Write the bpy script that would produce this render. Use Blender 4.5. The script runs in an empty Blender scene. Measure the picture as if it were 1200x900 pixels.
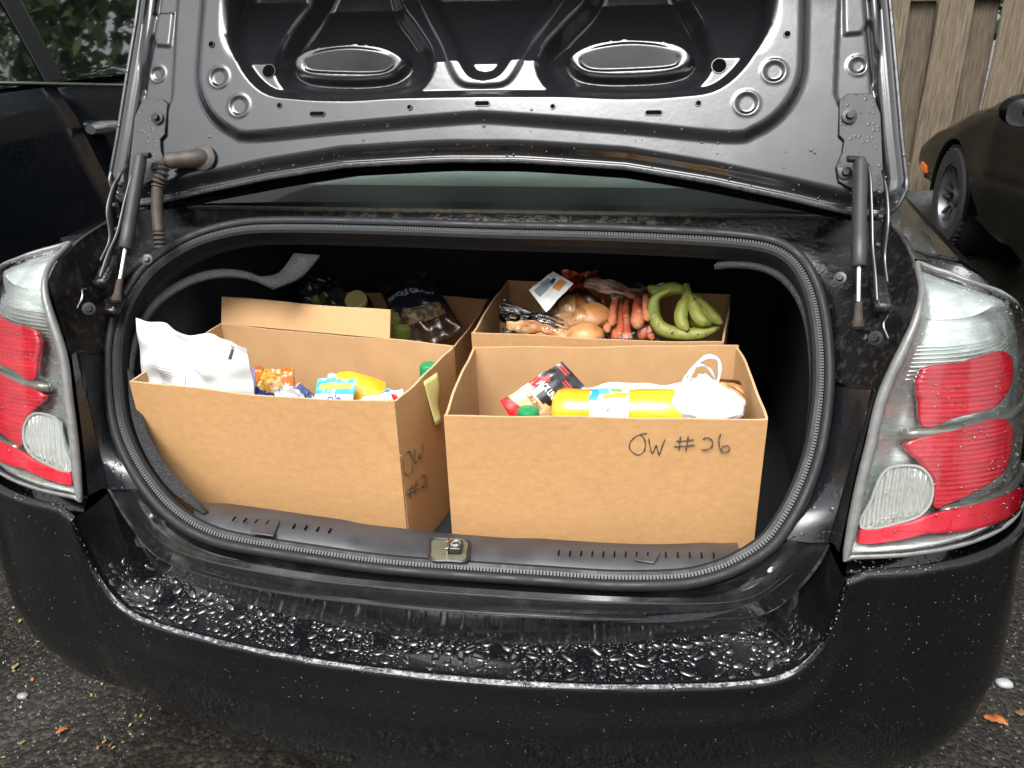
import bpy, bmesh, math, random
import numpy as np
from mathutils import Matrix, Vector
random.seed(7); rng = np.random.default_rng(7)
R = math.radians
S0 = bpy.context.scene
COL = S0.collection
A = np.array

# ------------------------------------------------------------------ camera, sky, sun, exposure
C = A([0.351, -1.1538, 1.5393]); F = 1006.5            # F in pixels of a 1200 px wide photograph
yaw, pitch, roll = R(-10.432), R(25.903), R(-1.814)
_f = A([math.sin(yaw)*math.cos(pitch), math.cos(yaw)*math.cos(pitch), -math.sin(pitch)])
_r = A([math.cos(yaw), -math.sin(yaw), 0.]); _u = np.cross(_r, _f)
_r, _u = math.cos(roll)*_r+math.sin(roll)*_u, -math.sin(roll)*_r+math.cos(roll)*_u
cam = bpy.data.objects.new('camera', bpy.data.cameras.new('camera')); COL.objects.link(cam)
cam.data.sensor_width = 36; cam.data.lens = F/1200*36; cam.data.clip_start = .02; cam.data.clip_end = 3000
cam.matrix_world = Matrix(((_r[0], _u[0], -_f[0], C[0]), (_r[1], _u[1], -_f[1], C[1]), (_r[2], _u[2], -_f[2], C[2]), (0, 0, 0, 1)))
S0.camera = cam

SUN_EL, SUN_AZ = 58, 190
W = bpy.data.worlds.new('World'); S0.world = W; W.use_nodes = True
nt = W.node_tree; nt.nodes.clear()
sky = nt.nodes.new('ShaderNodeTexSky'); sky.sky_type = 'NISHITA'; sky.sun_disc = False
sky.sun_elevation = R(SUN_EL); sky.sun_rotation = R(SUN_AZ); sky.air_density = 1.0; sky.dust_density = 4.0; sky.ozone_density = 1.0
hs = nt.nodes.new('ShaderNodeHueSaturation'); hs.inputs['Saturation'].default_value = .16
bg = nt.nodes.new('ShaderNodeBackground'); bg.inputs['Strength'].default_value = .15
wo = nt.nodes.new('ShaderNodeOutputWorld')
nt.links.new(sky.outputs[0], hs.inputs['Color']); nt.links.new(hs.outputs[0], bg.inputs['Color']); nt.links.new(bg.outputs[0], wo.inputs['Surface'])
sl = bpy.data.lights.new('sun', 'SUN'); sl.energy = 1.15; sl.angle = R(32); sl.color = (1, .985, .96)
so = bpy.data.objects.new('sun', sl); COL.objects.link(so); so.location = (0, -6, 12)
so.rotation_euler = (R(90-SUN_EL), 0, R(180-SUN_AZ))
vs = S0.view_settings; vs.view_transform = 'Standard'; vs.look = 'None'; vs.gamma = 1; vs.use_curve_mapping = False
vs.exposure = 1.5

# ------------------------------------------------------------------ pixel rays (a pixel gives a direction; the depth comes from a named surface)
def ray(x, y): return (x-600)/F*_r-(y-450)/F*_u+_f
def atY(x, y, Y): d = ray(x, y); return C+d*(Y-C[1])/d[1]
def atZ(x, y, Z): d = ray(x, y); return C+d*(Z-C[2])/d[2]
def atX(x, y, X): d = ray(x, y); return C+d*(X-C[0])/d[0]
def atP(x, y, p, n): d = ray(x, y); p = A(p, float); n = A(n, float); return C+d*((p-C)@n)/(d@n)
def pr(P): d = A(P, float)-C; z = d@_f; return A([600+F*(d@_r)/z, 450-F*(d@_u)/z])
def on(x, y, g):
    Y = 0.
    for i in range(60): P = atY(x, y, Y); Y = .5*Y+.5*g(P[0], P[2])
    return P
def norm(v): v = A(v, float); return v/max(np.linalg.norm(v), 1e-9)
def sm(x): x = np.clip(x, 0, 1); return x*x*(3-2*x)

# ------------------------------------------------------------------ materials
MATS = {}
def nd(t, typ, **kw):
    n = t.nodes.new(typ)
    for k, v in kw.items():
        if k in n.inputs: n.inputs[k].default_value = v
        else: setattr(n, k, v)
    return n
def mat(name, col, rough=.5, metal=0., col2=None, nscale=20., detail=6., nlo=.4, nhi=.6, bump=0., bscale=80., coat=0., rough2=None,
        spec=.5, drops=0., dscale=170., stretch=None, trans=0., sss=0., wave=None, alpha=None):
    if name in MATS: return MATS[name]
    m = bpy.data.materials.new(name); m.use_nodes = True; t = m.node_tree; p = t.nodes['Principled BSDF']
    p.inputs['Base Color'].default_value = (*col, 1); p.inputs['Roughness'].default_value = rough; p.inputs['Metallic'].default_value = metal
    p.inputs['Specular IOR Level'].default_value = spec; p.inputs['Coat Weight'].default_value = coat; p.inputs['Coat Roughness'].default_value = .04
    p.inputs['Transmission Weight'].default_value = trans; p.inputs['Subsurface Weight'].default_value = sss
    if alpha is not None: p.inputs['Alpha'].default_value = alpha
    tc = nd(t, 'ShaderNodeTexCoord'); vec = tc.outputs['Object']
    if stretch:
        mp = nd(t, 'ShaderNodeMapping'); mp.inputs['Scale'].default_value = stretch; t.links.new(vec, mp.inputs['Vector']); vec = mp.outputs[0]
    if col2 is not None or rough2 is not None:
        n = nd(t, 'ShaderNodeTexNoise', Scale=nscale, Detail=detail, Roughness=.6); t.links.new(vec, n.inputs['Vector'])
        mr = nd(t, 'ShaderNodeMapRange'); mr.inputs[1].default_value = nlo; mr.inputs[2].default_value = nhi; t.links.new(n.outputs['Fac'], mr.inputs[0])
        if col2 is not None:
            mx = nd(t, 'ShaderNodeMix', data_type='RGBA'); t.links.new(mr.outputs[0], mx.inputs[0]); mx.inputs[6].default_value = (*col, 1); mx.inputs[7].default_value = (*col2, 1)
            t.links.new(mx.outputs[2], p.inputs['Base Color'])
        if rough2 is not None:
            mx = nd(t, 'ShaderNodeMix', data_type='FLOAT'); t.links.new(mr.outputs[0], mx.inputs[0]); mx.inputs[2].default_value = rough; mx.inputs[3].default_value = rough2
            t.links.new(mx.outputs[0], p.inputs['Roughness'])
    hgt = None
    if bump:
        n = nd(t, 'ShaderNodeTexNoise', Scale=bscale, Detail=5., Roughness=.6); t.links.new(vec, n.inputs['Vector'])
        b = nd(t, 'ShaderNodeBump', Strength=1., Distance=bump); t.links.new(n.outputs['Fac'], b.inputs['Height']); hgt = b
    if wave:
        n = nd(t, 'ShaderNodeTexWave', Scale=wave[0], Distortion=wave[2]); n.bands_direction = wave[3]; t.links.new(tc.outputs['Object'], n.inputs['Vector'])
        b = nd(t, 'ShaderNodeBump', Strength=1., Distance=wave[1]); t.links.new(n.outputs['Fac'], b.inputs['Height'])
        if hgt: t.links.new(hgt.outputs[0], b.inputs['Normal'])
        hgt = b
    if drops:
        v = nd(t, 'ShaderNodeTexVoronoi', Scale=dscale); t.links.new(tc.outputs['Object'], v.inputs['Vector'])
        mr = nd(t, 'ShaderNodeMapRange'); mr.inputs[1].default_value = .42; mr.inputs[2].default_value = .0; t.links.new(v.outputs['Distance'], mr.inputs[0])
        sp = nd(t, 'ShaderNodeSeparateColor'); t.links.new(v.outputs['Color'], sp.inputs[0])
        gt = nd(t, 'ShaderNodeMath', operation='GREATER_THAN'); gt.inputs[1].default_value = .62; t.links.new(sp.outputs[0], gt.inputs[0])
        sq = nd(t, 'ShaderNodeMath', operation='SQRT'); t.links.new(mr.outputs[0], sq.inputs[0])
        ml = nd(t, 'ShaderNodeMath', operation='MULTIPLY'); t.links.new(sq.outputs[0], ml.inputs[0]); t.links.new(gt.outputs[0], ml.inputs[1])
        b = nd(t, 'ShaderNodeBump', Strength=1., Distance=drops); t.links.new(ml.outputs[0], b.inputs['Height'])
        if hgt: t.links.new(hgt.outputs[0], b.inputs['Normal'])
        hgt = b
    if hgt:
        t.links.new(hgt.outputs[0], p.inputs['Normal'])
        if coat: t.links.new(hgt.outputs[0], p.inputs['Coat Normal'])
    MATS[name] = m; return m
def film(name, tint=(1, 1, 1), ior=1.45, rough=.02, bump=0., bscale=60., dens=0.):
    """thin clear sheet: fresnel mix of see-through and gloss"""
    if name in MATS: return MATS[name]
    m = bpy.data.materials.new(name); m.use_nodes = True; t = m.node_tree; t.nodes.remove(t.nodes['Principled BSDF']); o = t.nodes['Material Output']
    tr = nd(t, 'ShaderNodeBsdfTransparent'); tr.inputs[0].default_value = (*tint, 1)
    gl = nd(t, 'ShaderNodeBsdfGlossy'); gl.inputs['Roughness'].default_value = rough
    fr = nd(t, 'ShaderNodeFresnel', IOR=ior); mx = nd(t, 'ShaderNodeMixShader')
    if bump:
        n = nd(t, 'ShaderNodeTexNoise', Scale=bscale, Detail=4.); tc = nd(t, 'ShaderNodeTexCoord'); t.links.new(tc.outputs['Object'], n.inputs['Vector'])
        b = nd(t, 'ShaderNodeBump', Strength=1., Distance=bump); t.links.new(n.outputs['Fac'], b.inputs['Height'])
        t.links.new(b.outputs[0], gl.inputs['Normal']); t.links.new(b.outputs[0], fr.inputs['Normal'])
    t.links.new(fr.outputs[0], mx.inputs[0]); t.links.new(tr.outputs[0], mx.inputs[1]); t.links.new(gl.outputs[0], mx.inputs[2]); t.links.new(mx.outputs[0], o.inputs['Surface'])
    MATS[name] = m; return m

paint = mat('wet black paint', (.0022, .0024, .0028), .05, rough2=.12, nscale=7, drops=.0004, dscale=150, spec=.38)
paint_s = mat('smooth black paint', (.004, .0042, .005), .07, rough2=.2, nscale=9, coat=.2, bump=.0002, bscale=30)
lidpaint = mat('thin black primer coat', (.011, .012, .0135), .11, rough2=.21, nscale=14, nlo=.35, nhi=.75, bump=.00008, bscale=110, spec=.7)
hempaint = mat('lid hem paint', (.02, .021, .023), .22, rough2=.4, nscale=40, drops=.0008, dscale=120, spec=.55)
gutter = mat('dirty gutter paint', (.005, .005, .006), .14, col2=(.060, .048, .034), nscale=55, detail=12, nlo=.50, nhi=.86, rough2=.8, bump=.0014, bscale=190)
panelm = mat('corner panel paint', (.008, .0085, .01), .16, rough2=.34, nscale=16, bump=.0003, bscale=40, drops=.0006, dscale=110)
rubber = mat('seal rubber', (.010, .0105, .012), .42, rough2=.62, nscale=30, bump=.0003, bscale=200, spec=.32)
plast = mat('grey sill plastic', (.042, .042, .046), .5, col2=(.028, .028, .031), nscale=12, rough2=.36, bump=.0003, bscale=500)
blackplast = mat('black plastic', (.012, .012, .013), .4, bump=.0002, bscale=200)
carpet = mat('trunk carpet', (.017, .018, .021), .95, col2=(.028, .029, .033), nscale=260, bump=.002, bscale=420, spec=.1)
felt = mat('grey felt', (.04, .041, .044), .95, col2=(.02, .02, .022), nscale=240, bump=.002, bscale=300, spec=.1)
steel = mat('bright steel', (.55, .55, .55), .25, 1.)
darksteel = mat('dark steel', (.06, .06, .06), .35, .8, col2=(.11, .08, .05), nscale=60, nlo=.5, nhi=.7)
strutm = mat('strut tube grey', (.03, .03, .032), .38, .2, rough2=.5, nscale=20)
rusty = mat('rusty socket', (.05, .034, .022), .8, col2=(.02, .016, .013), nscale=60, bump=.001, bscale=120)
conduit = mat('brown dusty conduit', (.05, .038, .028), .6, col2=(.024, .02, .017), nscale=40, bump=.0006, bscale=120)
holem = mat('dark hole', (.001, .001, .001), .9, spec=.1)
bezelm = mat('taillight bezel', (.15, .15, .146), .32, .2, col2=(.12, .12, .115), nscale=60, bump=.0004, bscale=220)
silver = mat('taillight reflector', (.60, .64, .61), .18, .75, col2=(.42, .46, .435), nscale=7, detail=10, bump=.0010, bscale=12, rough2=.34, stretch=(1.5, 1.5, 9))
redl = mat('red lens', (.50, .005, .020), .15, 0., col2=(.27, .003, .011), nscale=9, detail=10, nlo=.3, nhi=.7, coat=.1, bump=.0006, bscale=14, wave=(46., .0003, .3, 'Z'), stretch=(1.5, 1.5, 22))
redb = mat('red reflex strip', (.52, .008, .026), .2, coat=.1, bump=.0006, bscale=500)
revm = mat('ribbed reversing lens', (.50, .51, .48), .16, .6, coat=.3, bump=.0003, bscale=200)
clear = film('clear lens cover', (.97, .98, .97), 1.45, .02, .0002, 90)
water = mat('water beads', (.006, .006, .007), .02, coat=1.)
wclear = film('clear water beads', (.9, .9, .9), 1.9, .02)
glass = film('car glass', (.84, .90, .86), 1.5, .01)
tint = mat('dark tinted glass', (.003, .004, .004), .02, coat=1., spec=.8)
rust_strip = mat('dirty window strip', (.05, .035, .02), .8, col2=(.012, .011, .01), nscale=120, bump=.001, bscale=220)
seatm = mat('seat cloth', (.22, .25, .23), .9)
khaki = mat('latch cavity metal', (.13, .13, .085), .45, .2, col2=(.09, .09, .06), nscale=30)

# ------------------------------------------------------------------ mesh helpers
class MB:
    def __init__(s): s.v = []; s.f = []; s.m = []
    def add(s, v, f, m=0):
        o = len(s.v); s.v += [tuple(map(float, x)) for x in v]; s.f += [tuple(i+o for i in q) for q in f]; s.m += [m]*len(f); return s
    def grid(s, P, cu=False, cv=False, m=0):
        P = np.asarray(P, float); n, k = P.shape[:2]; f = []
        for i in range(n if cu else n-1):
            for j in range(k if cv else k-1):
                a, b = (i+1) % n, (j+1) % k; f.append((i*k+j, i*k+b, a*k+b, a*k+j))
        return s.add(P.reshape(-1, 3), f, m)
    def box(s, c, h, ax=None, m=0):
        c = A(c, float); ax = np.eye(3) if ax is None else A(ax, float)
        v = [c+sx*h[0]*ax[0]+sy*h[1]*ax[1]+sz*h[2]*ax[2] for sx in(-1, 1) for sy in(-1, 1) for sz in(-1, 1)]
        return s.add(v, [(0, 1, 3, 2), (4, 6, 7, 5), (0, 4, 5, 1), (2, 3, 7, 6), (0, 2, 6, 4), (1, 5, 7, 3)], m)
    def tube(s, path, r, n=12, cap=True, closed=False, flat=1., m=0):
        P = A(path, float); k = len(P); r = np.ones(k)*r if np.isscalar(r) else A(r)
        T = np.gradient(P, axis=0) if not closed else np.roll(P, -1, 0)-np.roll(P, 1, 0)
        up = A([0, 0, 1.]); rows = []; N = None
        for i in range(k):
            t = norm(T[i])
            if N is None:
                N = np.cross(t, up); N = norm(N) if np.linalg.norm(N) > .05 else norm(np.cross(t, [1, 0, 0]))
            N = norm(N-t*(N@t)); B = np.cross(t, N)
            rows.append([P[i]+r[i]*(math.cos(a)*N+flat*math.sin(a)*B) for a in np.linspace(0, 2*math.pi, n, endpoint=False)])
        o = len(s.v); s.grid(rows, cu=closed, cv=True, m=m)
        if cap and not closed: s.f += [tuple(o+j for j in range(n))[::-1], tuple(o+(k-1)*n+j for j in range(n))]; s.m += [m, m]
        return s
    def lathe(s, prof, o, axis=(0, 0, 1), n=32, m=0):
        a = norm(axis); e = norm(np.cross(a, [1, 0, 0] if abs(a[0]) < .9 else [0, 1, 0])); g = np.cross(a, e); o = A(o, float)
        P = [[o+a*h+r*(math.cos(t)*e+math.sin(t)*g) for t in np.linspace(0, 2*math.pi, n, endpoint=False)] for r, h in prof]
        return s.grid(P, cv=True, m=m)
    def ngon(s, pts, m=0): return s.add(pts, [tuple(range(len(pts)))], m)
    def prism(s, poly, d, m=0):
        """poly: list of 3D points, d: extrusion vector"""
        n = len(poly); v = [A(p, float) for p in poly]+[A(p, float)+A(d, float) for p in poly]
        return s.add(v, [tuple(range(n))[::-1], tuple(range(n, 2*n))]+[(i, (i+1) % n, n+(i+1) % n, n+i) for i in range(n)], m)
    def build(s, name, mats, parent=None, ang=40, flat=False, solid=0., bevel=0., sub=0):
        me = bpy.data.meshes.new(name); me.from_pydata(s.v, [], s.f)
        mats = mats if isinstance(mats, (list, tuple)) else [mats]
        for q in mats: me.materials.append(q)
        if len(mats) > 1: me.polygons.foreach_set('material_index', s.m)
        me.update()
        bm = bmesh.new(); bm.from_mesh(me); bmesh.ops.recalc_face_normals(bm, faces=bm.faces); bm.to_mesh(me); bm.free()
        if not flat:
            me.shade_smooth(); me.set_sharp_from_angle(angle=R(ang))
        ob = bpy.data.objects.new(name, me); COL.objects.link(ob)
        if solid: q = ob.modifiers.new('s', 'SOLIDIFY'); q.thickness = abs(solid); q.offset = 0
        if bevel: q = ob.modifiers.new('b', 'BEVEL'); q.width = bevel; q.segments = 2; q.limit_method = 'ANGLE'
        if sub: q = ob.modifiers.new('d', 'SUBSURF'); q.levels = q.render_levels = sub
        if parent is not None: adopt(ob, parent)
        return ob
def adopt(ob, parent):
    ob.parent = parent
    if parent.parent is None and parent.type == 'EMPTY': ob.matrix_parent_inverse = Matrix.Translation(-Vector(parent.location))
def tag(o, label, cat, group=None, kind=None):
    if label: o['label'] = label
    if cat: o['category'] = cat
    if group: o['group'] = group
    if kind: o['kind'] = kind
    return o
def thing(name, loc, label, cat, group=None):
    o = bpy.data.objects.new(name, None); o.location = loc; o.empty_display_size = .1; COL.objects.link(o); return tag(o, label, cat, group)
def catmull(P, n, closed=False):
    """resample by arc length along a Catmull-Rom spline"""
    P = A(P, float)
    Q = np.vstack([P[-1], P, P[0], P[1]]) if closed else np.vstack([2*P[0]-P[1], P, 2*P[-1]-P[-2]])
    out = []
    for i in range(1, len(Q)-2):
        a, b, c, d = Q[i-1:i+3]
        for t in np.linspace(0, 1, 16, endpoint=False):
            out.append(.5*((2*b)+(-a+c)*t+(2*a-5*b+4*c-d)*t*t+(-a+3*b-3*c+d)*t**3))
    out.append(Q[-2]); out = A(out)
    L = np.concatenate([[0], np.cumsum(np.linalg.norm(np.diff(out, axis=0), axis=1))])
    s = np.linspace(0, L[-1], n, endpoint=not closed)
    return np.stack([np.interp(s, L, out[:, k]) for k in range(P.shape[1])], 1)
def dome_field(name, P, n, r0, r1, mt, parent, aspect=(1, 1.6), lift=0., mask=None, h=.45, power=2.5, side=1, run=None):
    """many separate low water beads lying on the grid surface P"""
    P = np.asarray(P, float); a, b = P.shape[:2]; mb = MB()
    area = np.linalg.norm(np.cross(P[1:, :-1]-P[:-1, :-1], P[:-1, 1:]-P[:-1, :-1]), axis=2); w = (area/area.sum()).ravel(); cells = rng.choice(len(w), n, p=w); rad = np.sort(r0+(r1-r0)*rng.random(n)**power)[::-1]
    kept = []; cell = {}
    for c, r in zip(cells, rad):
        i, j = divmod(int(c), b-1); s, t = rng.random(2)
        p = (P[i, j]*(1-s)+P[i+1, j]*s)*(1-t)+(P[i, j+1]*(1-s)+P[i+1, j+1]*s)*t
        if mask is not None and not mask(p): continue
        e1 = norm(P[i+1, j]-P[i, j]); e2 = P[i, j+1]-P[i, j]; nn = norm(np.cross(e1, e2))*side; e2 = np.cross(nn, e1)
        th = rng.random()*math.pi if run is None else run+rng.normal()*.3; e1, e2 = math.cos(th)*e1+math.sin(th)*e2, -math.sin(th)*e1+math.cos(th)*e2
        q = rng.uniform(*aspect); ph = rng.random()*6; key = tuple((p/(2.6*r1)).astype(int)); near = [o_ for dx in (-1, 0, 1) for dy in (-1, 0, 1) for dz_ in (-1, 0, 1) for o_ in cell.get((key[0]+dx, key[1]+dy, key[2]+dz_), ())]
        if any(np.linalg.norm(p-o_[0]) < (r*q+o_[1])*.82 for o_ in near): continue
        cell.setdefault(key, []).append((p, r*q))
        v = []
        for k, (rr, hh) in enumerate(((1, -.05), (.86, .55), (.5, .9))):
            for a_ in np.linspace(0, 2*math.pi, 9, endpoint=False):
                wob = 1+.16*math.sin(2*a_+ph)+.10*math.sin(3*a_+2*ph)
                v.append(p+nn*(hh*r*h+lift)+e1*rr*r*q*wob*math.cos(a_)+e2*rr*r*wob*math.sin(a_))
        v.append(p+nn*(r*h+lift)); f = []
        for k in range(2):
            for j_ in range(9): f.append((k*9+j_, k*9+(j_+1) % 9, (k+1)*9+(j_+1) % 9, (k+1)*9+j_))
        f += [(18+j_, 18+(j_+1) % 9, 27) for j_ in range(9)]
        mb.add(v, f)
    o = mb.build(name, mt, parent, ang=80); o['kind'] = 'stuff'; return o
def text_mesh(s, bold=0.):
    cu = bpy.data.curves.new('t', 'FONT'); cu.body = s; cu.align_x = 'CENTER'; cu.align_y = 'CENTER'; cu.offset = bold; cu.resolution_u = 3
    ob = bpy.data.objects.new('t', cu); COL.objects.link(ob); dg = bpy.context.evaluated_depsgraph_get(); dg.update()
    me = ob.evaluated_get(dg).to_mesh(); v = A([x.co[:2] for x in me.vertices]) if len(me.vertices) else np.zeros((0, 2)); f = [tuple(p.vertices) for p in me.polygons]
    ob.evaluated_get(dg).to_mesh_clear(); bpy.data.objects.remove(ob); bpy.data.curves.remove(cu)
    w = max(np.ptp(v[:, 0]), 1e-6); v = v-v.min(0)-np.ptp(v, axis=0)/2
    return v/w, f                                           # width 1, centred


# ------------------------------------------------------------------ ground
def asphalt():
    m = bpy.data.materials.new('wet asphalt'); m.use_nodes = True; t = m.node_tree; p = t.nodes['Principled BSDF']
    tc = nd(t, 'ShaderNodeTexCoord'); v = nd(t, 'ShaderNodeTexVoronoi', Scale=95.); t.links.new(tc.outputs['Object'], v.inputs['Vector'])
    n = nd(t, 'ShaderNodeTexNoise', Scale=2.2, Detail=6.); t.links.new(tc.outputs['Object'], n.inputs['Vector'])
    cr = nd(t, 'ShaderNodeValToRGB'); e = cr.color_ramp; e.elements[0].color = (.016, .0145, .012, 1); e.elements[1].color = (.042, .037, .029, 1); e.elements[1].position = .95
    e.elements.new(.62).color = (.018, .0165, .014, 1); p.inputs['Specular IOR Level'].default_value = .3
    sp = nd(t, 'ShaderNodeSeparateColor'); t.links.new(v.outputs['Color'], sp.inputs[0]); t.links.new(sp.outputs[1], cr.inputs[0])
    mx = nd(t, 'ShaderNodeMix', data_type='RGBA', blend_type='MULTIPLY'); mx.inputs[0].default_value = .7; t.links.new(cr.outputs[0], mx.inputs[6])
    c2 = nd(t, 'ShaderNodeValToRGB'); c2.color_ramp.elements[0].position = .35; c2.color_ramp.elements[0].color = (.5, .47, .42, 1); c2.color_ramp.elements[1].position = .7; t.links.new(n.outputs['Fac'], c2.inputs[0]); t.links.new(c2.outputs[0], mx.inputs[7])
    t.links.new(mx.outputs[2], p.inputs['Base Color'])
    mr = nd(t, 'ShaderNodeMapRange'); mr.inputs[1].default_value = .35; mr.inputs[2].default_value = .7; mr.inputs[3].default_value = .16; mr.inputs[4].default_value = .5
    t.links.new(n.outputs['Fac'], mr.inputs[0]); t.links.new(mr.outputs[0], p.inputs['Roughness'])
    b = nd(t, 'ShaderNodeBump', Strength=.8, Distance=.004); t.links.new(v.outputs['Distance'], b.inputs['Height']); b.invert = True
    t.links.new(b.outputs[0], p.inputs['Normal']); return m
g = MB().grid([[(x, y, 0) for y in (-400, -20, 0, 20, 400)] for x in (-400, -20, 0, 20, 400)]).build('ground', asphalt(), flat=True); tag(g, 'dark wet asphalt of the parking area', 'ground', kind='structure')

# ------------------------------------------------------------------ board fence, boards on both sides of the rails
wood = [mat('weathered fence wood %d' % i, c, .85, col2=c2, nscale=9, detail=8, nlo=.32, nhi=.66, bump=.004, bscale=16, stretch=(11, 11, .7)) for i, (c, c2) in
        enumerate((((.165, .13, .085), (.07, .052, .034)), ((.20, .16, .108), (.095, .074, .05)), ((.125, .097, .064), (.05, .038, .026))))]
FY = 5.3
fence = thing('board_fence', (0, FY, 0), 'weathered brown wooden board fence in front of the parked cars', 'fence')
def board_mesh(k):
    mb = MB(); w = .108; n = 14; rows = []
    for i, z in enumerate(np.linspace(.04, 1.86, n)):
        jx = .0025*math.sin(k*3+i*1.3); jy = .004*math.sin(k+i*.7); rows.append([(-w+jx, jy, z), (-w+.004+jx, -.011+jy, z), (w-.004+jx, -.011+jy*.6, z), (w+jx, jy*.6, z), (w-.004+jx, .009+jy, z), (-w+.004+jx, .009+jy, z)])
    mb.grid(rows, cv=True); mb.f += [tuple(range(6)), tuple(range((n-1)*6, n*6))]; mb.m += [0, 0]
    return mb.build('board', wood[k % 3], None)
protos = [board_mesh(k) for k in range(6)]
cnt = 0
for side, off in ((-.035, 0.), (.035, .19)):
    for i in range(-12, 14):
        src = protos[(i*5+cnt) % 6]; ob = src if cnt < 6 and src.parent is None else src.copy()
        if ob is not src: COL.objects.link(ob)
        ob.parent = fence; ob.location = (1.0+i*.38+off+random.uniform(-.012, .012), side, random.uniform(-.015, .015)); ob.rotation_euler = (0, random.uniform(-.008, .008), 0); cnt += 1
for q in protos:
    if q.parent is None: q.parent = fence; q.location = (-5.6-.3*protos.index(q), -.035, 0)
for z in (.18, 1.31, 1.74): MB().box((1.0, FY, z), (7.2, .02, .045)).build('rail', wood[2], fence)
for x in np.arange(-6, 8, 2.4): MB().box((x+.2, FY+.075, .95), (.045, .045, .95)).build('post', wood[2], fence)

# ------------------------------------------------------------------ trees round the lot
leafm = [mat('leaf green %d' % i, c, .5, col2=c2, nscale=3, sss=0) for i, (c, c2) in enumerate((((.05, .10, .022), (.09, .15, .04)), ((.035, .075, .02), (.07, .12, .03)), ((.08, .13, .03), (.11, .17, .05))))]
bark = mat('bark', (.07, .055, .04), .9, col2=(.035, .028, .02), nscale=12, bump=.01, bscale=20, stretch=(3, 3, .6))
def tree_meshes(k, h, spread, low):
    r = np.random.default_rng(k); tr = MB(); tips = []
    tr.tube([(0, 0, 0), (.05, .02, h*.25), (-.04, .06, h*.5), (.03, 0, h*.9)], [h*.032, h*.025, h*.018, h*.004], 8)
    for i in range(14):
        z = h*(low+(.85-low)*i/13); a = i*2.4+r.random(); L = spread*(1.05-.6*(z/h-low))*r.uniform(.6, 1)
        p = A([0, 0, z]); e = p+A([math.cos(a)*L, math.sin(a)*L, L*r.uniform(.15, .5)]); mid = (p+e)/2+A([0, 0, .12*L]); tr.tube([p, mid, e], [h*.011, h*.007, h*.002], 6)
        tips += [(mid*.4+e*.6, .42*L), (e, .4*L), (mid, .3*L)]
    tips.append((A([0, 0, h*.95]), spread*.45)); lv = MB(); V = []; Fa = []; M_ = []
    for c, rad in tips:
        for _ in range(int(130*max(rad, .35)**1.3)+60):
            d = norm(r.normal(size=3))*rad*r.random()**.45*1.1; d[2] *= .75; q = c+d; s = r.uniform(.06, .13); u = norm(r.normal(size=3)); w = norm(np.cross(u, r.normal(size=3)))
            o = len(V); V += [tuple(q-u*s), tuple(q+w*s*.5), tuple(q+u*s), tuple(q-w*s*.5)]; Fa.append((o, o+1, o+2, o+3)); M_.append(int(r.integers(0, 3)))
    lv.v = V; lv.f = Fa; lv.m = M_
    return tr, lv
kinds = []
for k, (h, spd, low) in enumerate(((7.5, 2.6, .12), (9.0, 3.0, .2), (6.0, 2.4, .08))):
    tr, lv = tree_meshes(k+3, h, spd, low); kinds.append((tr.build('trunk', bark), lv.build('crown', leafm, flat=True)))
spots = [(-5.5, 8.2, 0, 'a'), (-1.5, 9.0, 1, 'a'), (2.6, 8.0, 2, 'a'), (6.5, 8.6, 0, 'a'), (10.5, 9.5, 1, 'a'),
         (9.5, 3.5, 2, 'b'), (10.5, -1.2, 0, 'b'),
         (-9.0, -9.0, 0, 'c'), (-4.9, -11.0, 1, 'c'), (-.8, -10.4, 0, 'c'), (3.6, -11.0, 1, 'c'), (8.4, -8.5, 0, 'c'), (-9.5, 5.0, 2, 'd')]  # trees behind the camera are added, unseen, to block low sky and darken reflections
lab = {'a': ('leafy green tree growing just beyond the board fence', 'trees beyond the fence'), 'b': ('leafy tree at the side of the lot past the small black car', 'trees beside the lot'),
       'c': ('unseen leafy tree added across the lot to block low sky', 'added unseen trees across the lot'), 'd': ('leafy tree at the side of the lot past the dark blue car', None)}
used = set()
for x, y, k, gr in spots:
    t = thing('leafy_tree', (x, y, 0), lab[gr][0], 'tree', lab[gr][1]); t.rotation_euler = (0, 0, random.uniform(0, 6)); sc = random.uniform(.85, 1.1); t.scale = (sc, sc, sc)
    for o in kinds[k]:
        q = o
        if k in used: q = o.copy(); COL.objects.link(q)
        q.parent = t
    used.add(k)

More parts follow.
